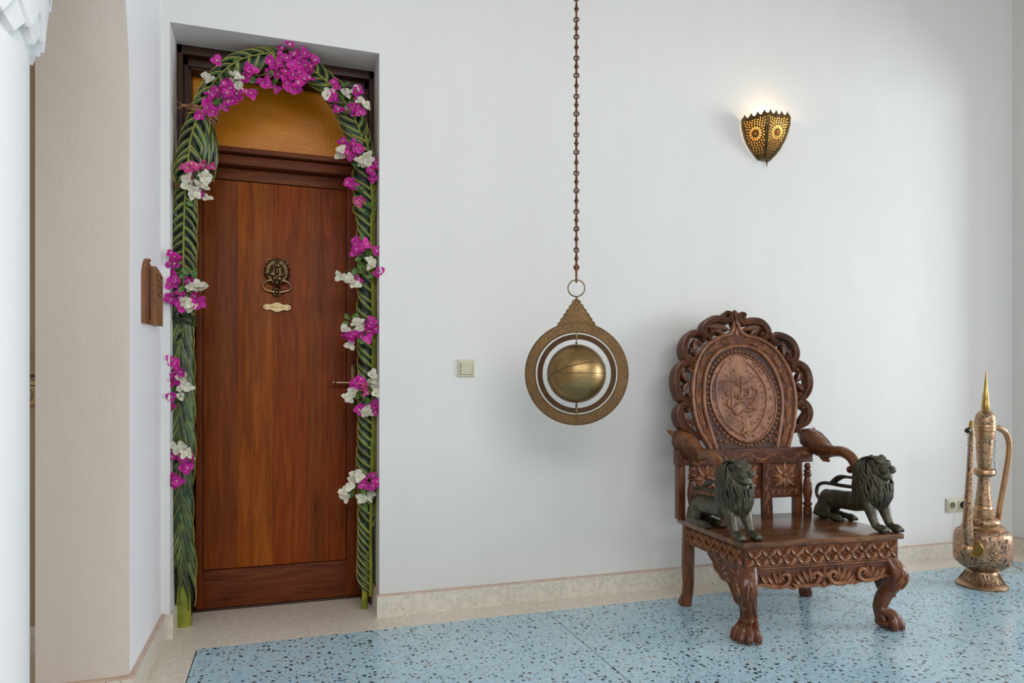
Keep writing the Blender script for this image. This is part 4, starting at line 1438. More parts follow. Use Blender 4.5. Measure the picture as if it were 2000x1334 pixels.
Rt = Matrix.Rotation(math.radians(-16), 3, PR) @ Matrix.Rotation(math.radians(14), 3, PN)
mb.tube([PC+Rt @ V((cos(t*PI/32)*.1218, sin(t*PI/32)*.1218, 0)) for t in range(64)], .0018, 5, True)
for z_ in (.055, -.06):
    rr_ = math.sqrt(.1218**2-z_**2)
    mb.tube([PC+V((cos(t*PI/32)*rr_, sin(t*PI/32)*rr_, z_)) for t in range(64)], .0006, 4, True)
mk('globe_bands', mb, M_ringmetal, gl)
mb = MB()
mb.tube([FPn(0, .172, 0), FPn(0, .120, 0)], .0016, 8).ell(FPn(0, .127, 0), .0048, 10, 8)
mb.tube([FPn(0, -.120, 0), FPn(0, -.178, 0)], .0022, 8).ell(FPn(0, -.130, 0), .0055, 10, 8).ell(FPn(0, -.141, 0), (.004, .004, .007), 10, 8).ell(FPn(0, -.182, .003), (.003, .003, .007), 8, 6)
mk('pivot_pin', mb, M_rust, orn)
mk('shackle', MB().tube([FPn(.003*sin(t*PI/8), .302+.0175*cos(t*PI/8), .012*sin(t*PI/8)) for t in range(16)], .0018, 6, True), M_ringmetal, orn)
hr = (0, .354)
mk('hanging_ring', MB().tube([FPn(.0345*cos(t*PI/24), .354+.0345*sin(t*PI/24), 0) for t in range(48)], .0027, 8, True), M_ringmetal, orn)
zc0 = 1.069+.354+.0345
mb = MB()
mb.tube([FPn(0, zc0-1.069-.006+.0, -.006+.0), FPn(0, zc0-1.069+.045, -.007)], .0048, 8).tube([FPn(0, zc0-1.069-.006, .006), FPn(0, zc0-1.069+.045, .004)], .0048, 8).tube([FPn(0, zc0-1.069-.006, -.007), FPn(0, zc0-1.069-.008, 0), FPn(0, zc0-1.069-.006, .007)], .0050, 8)
mb.ell(FPn(0, zc0-1.069+.045, 0), (.0105, .009, .008), 6, 5)
mb.tube([FPn(0, zc0-1.069+.045, 0), FPn(0, zc0-1.069+.060, 0)], .006, 6)
mk('chain_hook', mb, M_rust, orn)
# chain: every link a cast bar with a bead in the middle and an eye at each end
LK = .0822
lm = MB()
lm.lathe([(.0035, -.027), (.0048, -.024), (.0042, -.014), (.0052, -.010), (.0068, -.008), (.0062, -.004), (.0098, -.002), (.0100, .003), (.0064, .006), (.0062, .010), (.0046, .012), (.0042, .022), (.0035, .027)], 10)
for s in (-1, 1):
    lm.tube([V((.0098*cos(t*PI/6), 0, s*.036+.0095*sin(t*PI/6))) for t in range(12)], .0033, 6, True, up=(0, 1, 0))
lme = bpy.data.meshes.new('chain_link')
lme.from_pydata(lm.v, [], lm.f)
fix(lme)
lme.materials.append(M_rust)
z = zc0+.052+.036
k = 0
rg_ = random.Random(2)
while z < CEIL-.03:
    o = bpy.data.objects.new('chain_link', lme)
    o.parent = orn
    o.location = V((PC.x, PC.y, z))-orn.location
    o.rotation_euler = (0, 0, math.radians(-23.7)+(PI/2 if k % 2 else 0)+rg_.uniform(-.15, .15))
    o.scale = (1, 1, LK/.0822 if k % 2 == 0 else 1.0)
    C.objects.link(o)
    z += .0795 if k % 2 else .0795
    k += 1
mk('ceiling_hook', MB().tube([(PC.x, PC.y, z-.05), (PC.x, PC.y, CEIL)], .005, 8).lathe([(.03, CEIL-.006), (.03, CEIL)], 16, (PC.x, PC.y, 0)), M_rust, orn)

# ================================================================ pierced wall sconce
SX, SS, ZT = 2.44, .140, 2.420
scn = root('wall_sconce', (SX, 0, 2.33), 'pierced brass half-hexagon wall lantern, lit from within and crowned with points', 'wall lamp')
def kk_(z):
    T_ = [(2.224, .26), (2.240, .38), (2.262, .55), (2.300, .77), (2.341, .905), (2.388, .99), (2.43, 1.0)]
    for (a, ka), (b, kb) in zip(T_, T_[1:]):
        if z <= b:
            return ka+(kb-ka)*(z-a)/(b-a)
    return 1.0
mids = [V((-.75, -.433, 0))*SS, V((0, -.866, 0))*SS, V((.75, -.433, 0))*SS]
dirs = [V((.5, -.866, 0)), V((1, 0, 0)), V((.5, .866, 0))]
def FSc(i, ins=0.0):
    nrm = V((dirs[i].y, -dirs[i].x, 0))
    def f(s, h, n):
        return V((SX, -.004, 0))+mids[i]*kk_(h)+dirs[i]*s+nrm*(n-ins)+EZ*h
    return f
zz = [ZT-(ZT-2.226)*i/16 for i in range(17)]
def outline(shrink, z0=2.226, z1=ZT):
    zs_ = [z1-(z1-z0)*i/16 for i in range(17)]
    return [(kk_(z)*SS/2-shrink, z) for z in zs_]+[(-kk_(z)*SS/2+shrink, z) for z in zs_[::-1]]
RC = (0, 2.338)
holes = [circ(.0085, 12, 0, *RC)]
for k in range(15):
    a = PI/2+2*PI*k/15
    c, s = cos(a), sin(a)
    h = []
    for (r_, w_) in ((.0175, 0), (.019, .0022), (.027, .0040), (.0335, .0042), (.0365, .0), (.0335, -.0042), (.027, -.0040), (.019, -.0022)):
        h.append((RC[0]+r_*c-w_*s, RC[1]+r_*s+w_*c))
    holes.append(h)
def inside(x, z, m):
    return 2.236+m < z < ZT-.009 and abs(x) < kk_(z)*SS/2-.0085-m
for (r_, n_, hr_) in ((.0450, 20, .0042), (.0560, 24, .0040), (.0670, 29, .0040), (.0780, 33, .0038), (.0890, 38, .0036), (.0995, 42, .0034)):
    for k in range(n_):
        a = 2*PI*(k+.5*(n_ % 4 == 2))/n_
        x, z = RC[0]+r_*cos(a), RC[1]+r_*sin(a)
        if inside(x, z, hr_):
            holes.append(circ(hr_, 7, a, x, z))
M_liner = bpy.data.materials.new('frosted_liner')
M_liner.use_nodes = True
_t = M_liner.node_tree
_tr = _t.nodes.new('ShaderNodeBsdfTranslucent')
_tr.inputs[0].default_value = (.75, .56, .32, 1)
_t.links.new(_tr.outputs[0], _t.nodes['Material Output'].inputs[0])
M_amberglass = plain('amber_bead_glass', (.75, .22, .01), .2)
for i in range(3):
    fn = FSc(i)
    mb = MB().prism([outline(.0005)]+holes, -.0007, .0007, fn)
    pn_ = mk('pierced_panel', mb, M_sconce, scn, angle=30)
    mb = MB()
    for sgn in (-1, 1):
        mb.tube([fn(sgn*(kk_(z)*SS/2-.004), z, .001) for z in zz], .0034, 6)
    mb.tube([fn(-SS/2, ZT-.004, .001), fn(SS/2, ZT-.004, .001)], .004, 6)
    mk('panel_border', mb, M_sconce, pn_)
    # crown of points
    cr = [(-SS/2, ZT-.002)]
    for k in range(4):
        x0 = -SS/2+SS*(k+.02)/4
        w_ = SS/4*.96
        cr += [(x0, ZT+.004), (x0+w_*.22, ZT+.010), (x0+w_*.42, ZT+.020), (x0+w_*.5, ZT+.027), (x0+w_*.58, ZT+.020), (x0+w_*.78, ZT+.010), (x0+w_, ZT+.004)]
    cr += [(SS/2, ZT-.002)]
    mk('crown_points', MB().prism([cr], -.0008, .0008, fn), M_sconce, pn_)
    mk('amber_stone', MB().ell(fn(RC[0], RC[1], -.001), .0088, 12, 8), M_amberglass, pn_)
    lo = [(x, z) for x, z in outline(.004, 2.236, ZT-.006)]
    mk('frosted_liner', MB().prism([lo], -.0045, -.004, fn), M_liner, pn_)
mb = MB()
kb = kk_(2.226)*SS
mb.prism([[(-kb, 0), (-kb*.5, -.866*kb), (kb*.5, -.866*kb), (kb, 0)]], 2.221, 2.228, lambda a, b, c: V((SX+a, b-.003, c)))
mk('bottom_plate', mb, M_sconce, scn)
mb = MB().lathe([(.0035, 2.222), (.006, 2.216), (.003, 2.212), (.0065, 2.206), (.003, 2.200), (.0022, 2.186), (.0008, 2.184)], 12, (SX, -.030, 0))
mk('finial', mb, M_rust, scn)
mk('back_plate', MB().prism([[(SX+x*1.9, z) for x, z in outline(.0)]], 0, .002, lambda a, b, c: V((a, -c-.0004, b))), M_sconce, scn)
M_bulb = bpy.data.materials.new('lit_bulb')
M_bulb.use_nodes = True
_b = M_bulb.node_tree.nodes['Principled BSDF']
_b.inputs['Emission Color'].default_value = (1, .78, .50, 1)
_b.inputs['Emission Strength'].default_value = 40
mk('bulb', MB().ell((SX+.015, -.055, 2.375), (.016, .016, .024), 16, 10), M_bulb, scn)
l = bpy.data.lights.new('sconce_bulb', 'POINT')
l.energy = 1.25
l.color = (1.0, .66, .36)
l.shadow_soft_size = .012
lo_ = bpy.data.objects.new('sconce_bulb', l)
lo_.location = (SX+.015, -.055, 2.412)
C.objects.link(lo_)

# ================================================================ tall copper ewer
EO = V((3.398, -.482, 0))
TE = Matrix.Translation(EO) @ Matrix.Rotation(math.radians(1.0), 4, V((.79, .61, 0)))
ew = root('ewer', EO, 'tall chased copper ewer with slender spout and brass spire standing in the corner', 'ewer')
mk('foot', MB().lathe([(.112, 0), (.114, .004), (.114, .012), (.106, .020), (.098, .024), (.085, .036), (.072, .060), (.066, .080), (.060, .088)], 56, T=TE), M_ewer_fine, ew)
mk('foot_rim', MB().lathe([(.1125, 0), (.1155, .004), (.1155, .011), (.108, .019), (.099, .0225), (.095, .018)], 56, T=TE), M_copper, ew)
bd = mk('body', MB().lathe([(.060, .084), (.078, .090), (.100, .104), (.120, .126), (.128, .145), (.1285, .17), (.1285, .235), (.1265, .262), (.119, .280), (.105, .290), (.095, .294)], 72, T=TE), M_ewer, ew)
mk('shoulder', MB().lathe([(.100, .290), (.094, .296), (.098, .302), (.090, .310), (.078, .314), (.074, .317)], 56, T=TE), M_copper, ew)
mk('collar', MB().lathe([(.072, .316), (.075, .322), (.073, .338), (.060, .352), (.050, .356)], 56, T=TE), M_ewer_fine, ew)
nk = mk('neck_foot', MB().lathe([(.052, .354), (.052, .360), (.046, .364), (.0465, .392), (.041, .397), (.040, .408), (.036, .412)], 48, T=TE), M_copper, ew)
mk('lower_neck', MB().lathe([(.0385, .410), (.0385, .416), (.034, .45), (.030, .49), (.0275, .515), (.027, .545), (.028, .566)], 48, T=TE), M_ewer_fine, ew)
mk('neck_disc', MB().lathe([(.028, .562), (.044, .568), (.050, .574), (.050, .592), (.046, .598), (.036, .602), (.028, .605)], 48, T=TE), M_copper, ew)
mk('upper_neck', MB().lathe([(.026, .600), (.030, .615), (.033, .640), (.036, .70), (.038, .742), (.0385, .755)], 48, T=TE), M_ewer_fine, ew)
mk('lip', MB().lathe([(.040, .752), (.043, .758), (.043, .788), (.0475, .792), (.0485, .800), (.047, .806), (.0485, .812), (.048, .822), (.045, .826)], 48, T=TE), M_copper, ew)
mk('lid', MB().lathe([(.0465, .824), (.0465, .845), (.043, .868), (.034, .884), (.024, .892), (.018, .896)], 48, T=TE), M_ewer_fine, ew)
mk('spire', MB().lathe([(.020, .893), (.021, .898), (.018, .903), (.020, .908), (.0175, .930), (.015, .955), (.0145, .975), (.011, .99), (.007, 1.035), (.003, 1.08), (.0008, 1.107)], 24, T=TE), M_gold, ew)
RGT = V((.61, -.79, 0))
FWD = V((.79, .61, 0))
ddir = (RGT*.80+FWD*.60).normalized()              # handle side; spout opposite
sdir = (RGT*-.42+FWD*-.90).normalized()
A_ = lambda d, r_, z: TE @ (d*r_+EZ*z)
hp = spline([A_(ddir, .044, .806), A_(ddir, .075, .806), A_(ddir, .108, .785), A_(ddir, .128, .735), A_(ddir, .128, .66), A_(ddir, .112, .55), A_(ddir, .095, .45), A_(ddir, .084, .38), A_(ddir, .080, .33)], 5)
hd = mk('handle', MB().tube(hp, [.010]*4+[.0125]*(len(hp)-8)+[.010]*4, 14, flat=1.2), M_copper, ew)
mb = MB()
hq = spline([tuple(p) for p in hp[10:-1]], 3)
for i in range(1, len(hq)-1):
    tg = (hq[i+1]-hq[i-1]).normalized()
    a = tg.cross(EZ)
    if a.length < 1e-3:
        a = RGT.copy()
    a = a.normalized()
    b = tg.cross(a)
    mb.tube([hq[i]+a*(.0128*cos(t*PI/5))+b*(.0128*sin(t*PI/5)) for t in range(10)], .0016, 4, True)
mk('handle_ribs', mb, M_copper, hd, kind='stuff')
spth = spline([A_(sdir, .135, .222), A_(sdir, .152, .30), A_(sdir, .152, .38), A_(sdir, .146, .50), A_(sdir, .140, .62), A_(sdir, .134, .72), A_(sdir, .130, .775), A_(sdir, .140, .800)], 5)
rr = []
k = len(spth)
for i in range(k):
    t = i/(k-1)
    rr.append(.027-.012*min(1, t*1.9) if t < .52 else .0150-.0040*(t-.52)/.48)
spo = mk('spout', MB().tube(spth, rr, 18), M_ewer_fine, ew)
mk('spout_root', MB().ell(A_(sdir, .150, .205), (.028, .028, .028), 18, 12), M_copper, ew)
mk('spout_ridge', MB().tube([p+RGT*(r_*.85) for p, r_ in list(zip(spth, rr))[:24]], .0028, 6), M_copper, spo)
Tr = Matrix.Translation(A_((sdir+RGT*.20).normalized(), .1255, .205)) @ (sdir+RGT*.20).to_track_quat('Z', 'Y').to_matrix().to_4x4()
mk('root_plate', MB().lathe([(.040, 0), (.040, .005), (.036, .008), (.031, .005), (.002, .005)], 32, T=Tr), M_gold, ew, label='plain round brass plate behind the spout')
bk = A_(sdir, .150, .806)
mb = MB().tube([A_(sdir, .138, .800), A_(sdir, .158, .800), A_(sdir, .176, .796)], [.012, .015, .012], 10)
mk('spout_mouth', mb, M_black, ew)
mk('spout_cap', MB().tube([A_(sdir, .143, .805), A_(sdir, .140, .822), A_(sdir, .134, .845)], [.0085, .010, .0095], 8).ell(A_(sdir, .14, .803), (.014, .014, .012), 10, 8), M_gold, ew)
# diamond medallion on the body, facing the room
mdir = (RGT*.40-FWD*.92).normalized()
mr_ = mdir.cross(EZ).normalized()*-1
mc_ = TE @ (mdir*.1285+EZ*.195)
def FM(s, h, n):
    a = s/.1285
    return TE @ ((mdir*cos(a)+mr_*sin(a))*(.1285+n)+EZ*(.195+h))
mb = MB()
for sc_, r_ in ((.050, .0014), (.043, .0010), (.032, .0014)):
    q = [FM(x*sc_*.75, y*sc_, .001) for x, y in ((0, 1), (.5, .5), (1, 0), (.5, -.5), (0, -1), (-.5, -.5), (-1, 0), (-.5, .5))]
    mb.tube(q, r_, 6, True)
mb.ell(FM(0, 0, -.003), .010, 10, 7)
mk('diamond_medallion', mb, M_copper, bd)
mb = MB()
for (s0, h0) in ((-.045, .055), (.062, .060), (.010, -.085), (.085, -.06)):
    for k in range(5):
        a = k*2*PI/5
        mb.ell(FM(s0+.008*cos(a), h0+.008*sin(a), -.002), .0046, 8, 5)
    mb.ell(FM(s0, h0, .002), .0035, 8, 5)
mb.tube([FM(-.12+i*.01, -.085+.004*i, 0) for i in range(14)], .0022, 5)
mk('raised_flowers', mb, M_copper, bd, kind='stuff')
mb = MB()
for k in range(26):
    a = 2*PI*k/26
    for s2 in (-1, 1):
        q = [TE @ (V((cos(a+s2*.12*(1-t)), sin(a+s2*.12*(1-t)), 0))*(.099-.030*t+.0015)+EZ*(.026+.046*t)) for t in (0, .35, .7, 1)]
        mb.tube(q, .0013, 4)
mk('foot_lancets', mb, M_brass_inner, ew, kind='stuff')
# fine chain from spout to neck
def fine_chain(pts, step=.0105):
    p = spline(pts, 12)
    mb = MB()
    acc = 0
    flip = 0
    for a, b in zip(p, p[1:]):
        acc += (b-a).length
        if acc >= step:
            acc = 0
            tg = (b-a).normalized()
            s = tg.cross(RGT if flip else V((.3, .9, .1))).normalized()
            mb.tube([a+tg*(.0068*cos(t*PI/4))+s*(.0034*sin(t*PI/4)) for t in range(8)], .0012, 4, True)
            flip = 1-flip
    return mb
cA = A_(sdir, .168, .79)
mb = fine_chain([cA, cA+V((0, -.002, -.06)), A_(sdir, .155, .66), A_(sdir, .13, .605), A_(sdir, .075, .572), A_(sdir, .052, .565), A_((RGT*.3-FWD).normalized(), .054, .560), A_((RGT-FWD*.4).normalized(), .052, .578), A_((RGT-FWD*.2).normalized(), .044, .62), A_(RGT, .042, .70), A_(RGT, .044, .755)])
mk('link_chain', mb, M_chain, ew, kind='stuff')
SPRAYS = [
 ('large magenta bougainvillea spray at the crown of the arch, widest of all sprays',0.04, [('m',0.005, 2.461),('m',0.032, 2.469),('m',-0.003, 2.427),('m',0.026, 2.418),('m',0.06, 2.445),('m',0.089, 2.441),('m',0.113, 2.448),('m',0.136, 2.434),('m',0.013, 2.385),('m',0.043, 2.394),('m',0.074, 2.41),('m',0.102, 2.403),('m',0.047, 2.359),('m',0.077, 2.372),('m',0.106, 2.37),('m',0.028, 2.33),('m',0.057, 2.33),('m',0.089, 2.339),('m',0.022, 2.356),('m',0.115, 2.349),('m',0.072, 2.31),('m',0.043, 2.301),('m',-0.028, 2.388),('m',-0.045, 2.364),('m',-0.02, 2.363),('m',0.123, 2.395),('l',-0.055, 2.349),('l',0.064, 2.386)]),
 ('pair of small magenta flowers dangling left of the large crown spray',0.05, [('m',-0.086, 2.314),('m',-0.074, 2.305),('m',-0.057, 2.292),('m',-0.02, 2.297),('m',-0.143, 2.252),('m',-0.123, 2.259),('l',-0.102, 2.329),('l',-0.037, 2.321)]),
 ('magenta and white bougainvillea spray on the arch above the twine tie',0.03, [('w',-0.295, 2.294),('w',-0.186, 2.313),('w',-0.168, 2.301),('w',-0.174, 2.276),('m',-0.132, 2.36),('m',-0.136, 2.331),('m',-0.146, 2.314),('m',-0.216, 2.288),('m',-0.222, 2.265),('m',-0.198, 2.258),('m',-0.252, 2.24),('m',-0.266, 2.221),('m',-0.212, 2.228),('m',-0.192, 2.216),('m',-0.206, 2.193),('m',-0.226, 2.184),('m',-0.291, 2.175),('m',-0.262, 2.175),('m',-0.305, 2.144),('m',-0.267, 2.149),('m',-0.178, 2.239),('m',-0.254, 2.357),('l',-0.192, 2.387),('l',-0.222, 2.329),('l',-0.186, 2.356),('l',-0.242, 2.209)]),
 ('magenta and white bougainvillea spray on the right shoulder of the arch',0.03, [('m',0.224, 2.342),('m',0.209, 2.28),('m',0.224, 2.27),('m',0.31, 2.304),('m',0.316, 2.282),('m',0.235, 2.227),('m',0.312, 2.243),('m',0.301, 2.231),('m',0.27, 2.231),('w',0.202, 2.301),('w',0.268, 2.305),('w',0.308, 2.32),('w',0.341, 2.274),('w',0.352, 2.26),('l',0.261, 2.336),('l',0.246, 2.255),('l',0.279, 2.266),('l',0.285, 2.222)]),
 ('magenta and white bougainvillea spray on the right side level with the amber pane',0.03, [('m',0.268, 2.074),('m',0.294, 2.081),('m',0.283, 2.053),('m',0.301, 2.039),('m',0.274, 2.029),('m',0.327, 2.064),('w',0.25, 2.049),('w',0.334, 2.029),('w',0.363, 2.043),('w',0.35, 2.008),('w',0.372, 2.024),('m',0.397, 2.019),('m',0.404, 1.993),('m',0.372, 1.967),('m',0.386, 1.95),('l',0.327, 1.99)]),
 ('small pink bud spray with pale green leaves on the right, level with the door top',0.03, [('m',0.288, 1.918),('m',0.305, 1.904),('p',0.336, 1.843),('p',0.323, 1.824),('l',0.327, 1.892),('l',0.35, 1.885),('l',0.336, 1.861),('l',0.359, 1.838),('l',0.323, 1.921)]),
 ('pink and white bougainvillea spray on the left side level with the transom bar',0.03, [('p',-0.382, 1.918),('p',-0.366, 1.899),('p',-0.351, 1.921),('p',-0.359, 1.878),('p',-0.301, 1.937),('p',-0.277, 1.935),('p',-0.324, 1.918),('w',-0.363, 1.867),('w',-0.349, 1.852),('w',-0.31, 1.883),('w',-0.295, 1.857),('w',-0.368, 1.835),('w',-0.343, 1.817),('w',-0.33, 1.797),('w',-0.301, 1.831),('w',-0.295, 1.8),('m',-0.32, 1.821),('l',-0.33, 1.871),('l',-0.343, 1.764)]),
 ('loose magenta and white bougainvillea spray on the right beside the door knocker',0.03, [('m',0.305, 1.649),('m',0.31, 1.615),('m',0.336, 1.617),('m',0.35, 1.645),('m',0.401, 1.621),('m',0.406, 1.518),('m',0.321, 1.489),('w',0.372, 1.573),('w',0.386, 1.556),('w',0.246, 1.503),('w',0.27, 1.493),('w',0.29, 1.479),('w',0.301, 1.466),('l',0.341, 1.667),('l',0.327, 1.56),('l',0.35, 1.527),('l',0.359, 1.505),('l',0.368, 1.63),('l',0.312, 1.536),('l',0.334, 1.583)]),
 ('magenta and white bougainvillea spray on the left beside the wooden plaque',0.0, [('m',-0.423, 1.547),('m',-0.408, 1.533),('m',-0.403, 1.513),('m',-0.421, 1.512),('m',-0.427, 1.47),('m',-0.408, 1.461),('m',-0.403, 1.436),('m',-0.421, 1.439),('m',-0.389, 1.395),('m',-0.421, 1.371),('m',-0.403, 1.357),('m',-0.384, 1.337),('m',-0.317, 1.365),('m',-0.332, 1.381),('m',-0.355, 1.453),('w',-0.351, 1.418),('w',-0.332, 1.417),('w',-0.317, 1.419),('w',-0.37, 1.359),('w',-0.355, 1.355),('w',-0.346, 1.339),('l',-0.38, 1.5),('l',-0.374, 1.473),('l',-0.378, 1.421),('l',-0.336, 1.465)]),
 ('magenta bougainvillea spray with hanging leaves on the right above the door lever',0.03, [('m',0.356, 1.289),('m',0.379, 1.301),('m',0.401, 1.279),('m',0.372, 1.267),('m',0.301, 1.242),('m',0.279, 1.23),('m',0.336, 1.243),('m',0.359, 1.228),('w',0.261, 1.264),('w',0.29, 1.203),('w',0.334, 1.288),('w',0.312, 1.294),('l',0.268, 1.338),('l',0.296, 1.325),('l',0.283, 1.293),('l',0.316, 1.276),('l',0.323, 1.227)]),
 ('magenta and white bougainvillea spray on the left, level with the light switch',0.03, [('m',-0.425, 1.12),('m',-0.41, 1.11),('m',-0.42, 1.072),('m',-0.406, 1.051),('m',-0.429, 1.047),('m',-0.387, 1.078),('m',-0.427, 0.974),('m',-0.429, 0.942),('w',-0.391, 1.051),('w',-0.378, 1.03),('w',-0.384, 1.015),('w',-0.397, 0.974),('l',-0.416, 1.005),('l',-0.397, 0.988),('l',-0.422, 0.953)]),
 ('magenta and white bougainvillea spray on the right, hiding the lock plate',0.03, [('m',0.308, 1.039),('m',0.33, 1.046),('m',0.319, 1.023),('p',0.345, 1.016),('p',0.354, 0.989),('m',0.323, 0.919),('m',0.341, 0.926),('m',0.395, 0.925),('m',0.401, 0.907),('w',0.379, 1.066),('w',0.395, 1.055),('w',0.401, 1.016),('w',0.397, 0.987),('w',0.268, 0.971),('w',0.301, 0.996),('w',0.363, 0.9),('w',0.354, 0.914),('l',0.323, 0.96),('l',0.372, 1.005),('l',0.356, 0.937)]),
 ('cream and magenta bougainvillea spray low on the left side',0.02, [('w',-0.415, 0.776),('w',-0.396, 0.765),('w',-0.386, 0.779),('w',-0.373, 0.741),('w',-0.358, 0.745),('w',-0.405, 0.755),('m',-0.418, 0.724),('m',-0.403, 0.734),('m',-0.38, 0.712),('m',-0.363, 0.701),('m',-0.373, 0.68),('m',-0.354, 0.726),('m',-0.413, 0.646),('m',-0.399, 0.633),('m',-0.415, 0.619),('l',-0.348, 0.711),('l',-0.396, 0.702)]),
 ('white and magenta bougainvillea spray low on the right side',0.03, [('w',0.292, 0.599),('w',0.301, 0.617),('w',0.323, 0.62),('w',0.283, 0.581),('m',0.345, 0.608),('m',0.341, 0.586),('m',0.363, 0.573),('m',0.386, 0.613),('m',0.401, 0.59),('w',0.261, 0.555),('w',0.272, 0.528),('w',0.257, 0.533),('w',0.33, 0.525),('w',0.341, 0.511),('w',0.383, 0.538),('w',0.372, 0.523),('l',0.305, 0.547),('l',0.339, 0.559),('l',0.356, 0.494)]),
]

# ================================================================ woven palm frond garland round the door
gar = root('palm_frond_garland', (-.39, .13, 0), 'woven green palm frond garland arching around the teak door', 'garland')
GP = [(-.392, .150, 0.0), (-.394, .135, .30), (-.393, .12, .70), (-.392, .11, 1.25), (-.385, .10, 1.67), (-.365, .10, 1.95), (-.330, .10, 2.12), (-.262, .10, 2.28), (-.163, .10, 2.385), (-.035, .10, 2.432),
      (.085, .10, 2.425), (.195, .10, 2.355), (.280, .10, 2.25), (.334, .10, 2.11), (.356, .10, 1.93), (.364, .105, 1.60), (.368, .11, 1.14), (.368, .13, .60), (.366, .148, 0.03)]
gsp = spline(GP, 24)
glen = [0.0]
for a, b in zip(gsp, gsp[1:]):
    glen.append(glen[-1]+(b-a).length)
GL = glen[-1]
GNRM = V((0, -1, 0))
def gfr(s):
    s = max(0.0, min(GL-1e-4, s))
    lo, hi = 0, len(glen)-1
    while hi-lo > 1:
        m = (lo+hi)//2
        if glen[m] <= s:
            lo = m
        else:
            hi = m
    t = (s-glen[lo])/(glen[hi]-glen[lo])
    p = gsp[lo].lerp(gsp[hi], t)
    T = (gsp[min(hi+2, len(gsp)-1)]-gsp[max(0, lo-2)]).normalized()
    B = T.cross(GNRM).normalized()
    return p, T, B, B.cross(T)*1.0
def srad(s):
    """half width across (toward the door) and half depth"""
    f = s/GL
    if f < .36:
        return (.043+.004*sin(s*9), .040)
    if f < .66:
        return (.050+.004*sin(s*11), .045)
    return (.038+.003*sin(s*10), .036)
def gpt(s, phi, lift=0.0):
    p, T, B, Nf = gfr(s)
    a, b = srad(s)
    return p+B*((a+lift)*sin(phi))+(GNRM)*((b+lift)*cos(phi))
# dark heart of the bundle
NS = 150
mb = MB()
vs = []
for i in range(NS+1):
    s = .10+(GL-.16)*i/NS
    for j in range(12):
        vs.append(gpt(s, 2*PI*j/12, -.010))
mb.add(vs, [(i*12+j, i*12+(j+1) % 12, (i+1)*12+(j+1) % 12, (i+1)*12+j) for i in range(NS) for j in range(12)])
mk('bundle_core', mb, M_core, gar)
rg = random.Random(11)
def leaflet(s0, phi0, dphi, ln, wd, lift, mat=0, droop=1.0, dr=-1, segs=7, name='leaflet'):
    """a blade that leaves the rib, bends round the bundle and tucks behind it"""
    vs, vv = [], []
    for i in range(segs+1):
        t = i/segs
        ph = phi0+dphi*sin(t*PI/2)**droop
        s = s0+dr*ln*t**1.05
        w_ = wd*(0.35+.65*sin(PI*min(1, t*1.15+.12)))*(1 if t < .9 else .6)
        lf = lift*(sin(PI*t)**.7)+.003-.006*t*t
        # width laid across the course of the blade
        for q, u in enumerate((-.5, -.2, .2, .5)):
            vs.append(gpt(s-dr*0+w_*u*1.0*dr, ph+w_*u*.9/.045*(1 if dphi < 0 else -1)*.35, lf+(-.0030 if q in (0, 3) else .0)))
        m0 = gpt(s, ph, lf+.0018)
        m1 = gpt(s+.0032, ph, lf-.0002)
        m2 = gpt(s-.0032, ph, lf-.0002)
        vv += [m1, m0, m2]
    fs = [(i*4+j, i*4+j+1, (i+1)*4+j+1, (i+1)*4+j) for i in range(segs) for j in range(3)]
    mb = MB()
    mb.add(vs, fs, 0)
    fs = [(i*3+j, i*3+j+1, (i+1)*3+j+1, (i+1)*3+j) for i in range(segs) for j in range(2)]
    mb.add(vv, fs, 1)
    mk(name, mb, [M_palm if mat == 0 else M_palm2, M_vein], gar)
def rib(s0, s1, phi, r0, r1, lift=.003, nm='frond_rib', phi1=None):
    k = max(6, int(abs(s1-s0)/.03))
    phi1 = phi if phi1 is None else phi1
    mk(nm, MB().tube([gpt(s0+(s1-s0)*i/k, phi+(phi1-phi)*i/k, lift) for i in range(k+1)], [r0+(r1-r0)*i/k for i in range(k+1)], 8), M_rib, gar)
sL = 1.30       # arc length where the hanging blades of the lower left give way to the ribbed frond
# lower left: long blades laid over one another
s = .42
kx = 0
while s < sL+.10:
    sd = -1 if kx % 2 else 1
    leaflet(s+rg.uniform(-.01, .01), rg.uniform(-.15, .15), sd*rg.uniform(1.0, 1.5), rg.uniform(.20, .27), .060, .011, kx % 4 == 1, 1.0)
    if kx % 3 == 0:
        leaflet(s+.02, sd*.2, sd*-1.2, .22, .04, .010, 1)
    if kx % 2 == 0:
        leaflet(s+.03, rg.uniform(-.3, .3), sd*rg.uniform(.3, .7), .24, .035, .011, 0)
    s += .042
    kx += 1
# ribbed fronds
def frond(s0, s1, phi, step, ln, both=True, one=1, wd=.030, r=.0045, ph1=None):
    rib(s0, s1, phi, r, r*.7, .004, phi1=ph1)
    s = s0
    k = 0
    while s < s1:
        f = (s-s0)/(s1-s0)
        ph = phi+((ph1 if ph1 is not None else phi)-phi)*f
        for sd in ((-1, 1) if both else (one,)):
            tgt = (1.75*sd-ph)
            leaflet(s+rg.uniform(-.006, .006)+(.5*step if sd > 0 else 0), ph, tgt*rg.uniform(.85, 1.05), ln*rg.uniform(.85, 1.15), wd, rg.uniform(.003, .007), 0, .9)
        s += step
        k += 1
frond(sL-.08, 2.02, .15, .040, .12, ph1=-.05, wd=.026)
frond(2.0, 2.62, -.10, .046, .14, ph1=-.25, wd=.029)
frond(2.60, 3.12, .3, .046, .14, ph1=-.2, wd=.029)
frond(3.10, GL-.30, -.55, .042, .12, ph1=-.60, wd=.026, r=.0065)
leafy_end = GL-.30
s = GL-.32
while s < GL-.04:
    leaflet(s, -.5, 2.0, .12, .022, .004, 0)
    s += .034
rib(GL-.75, GL-.03, -.55, .007, .010, .0)
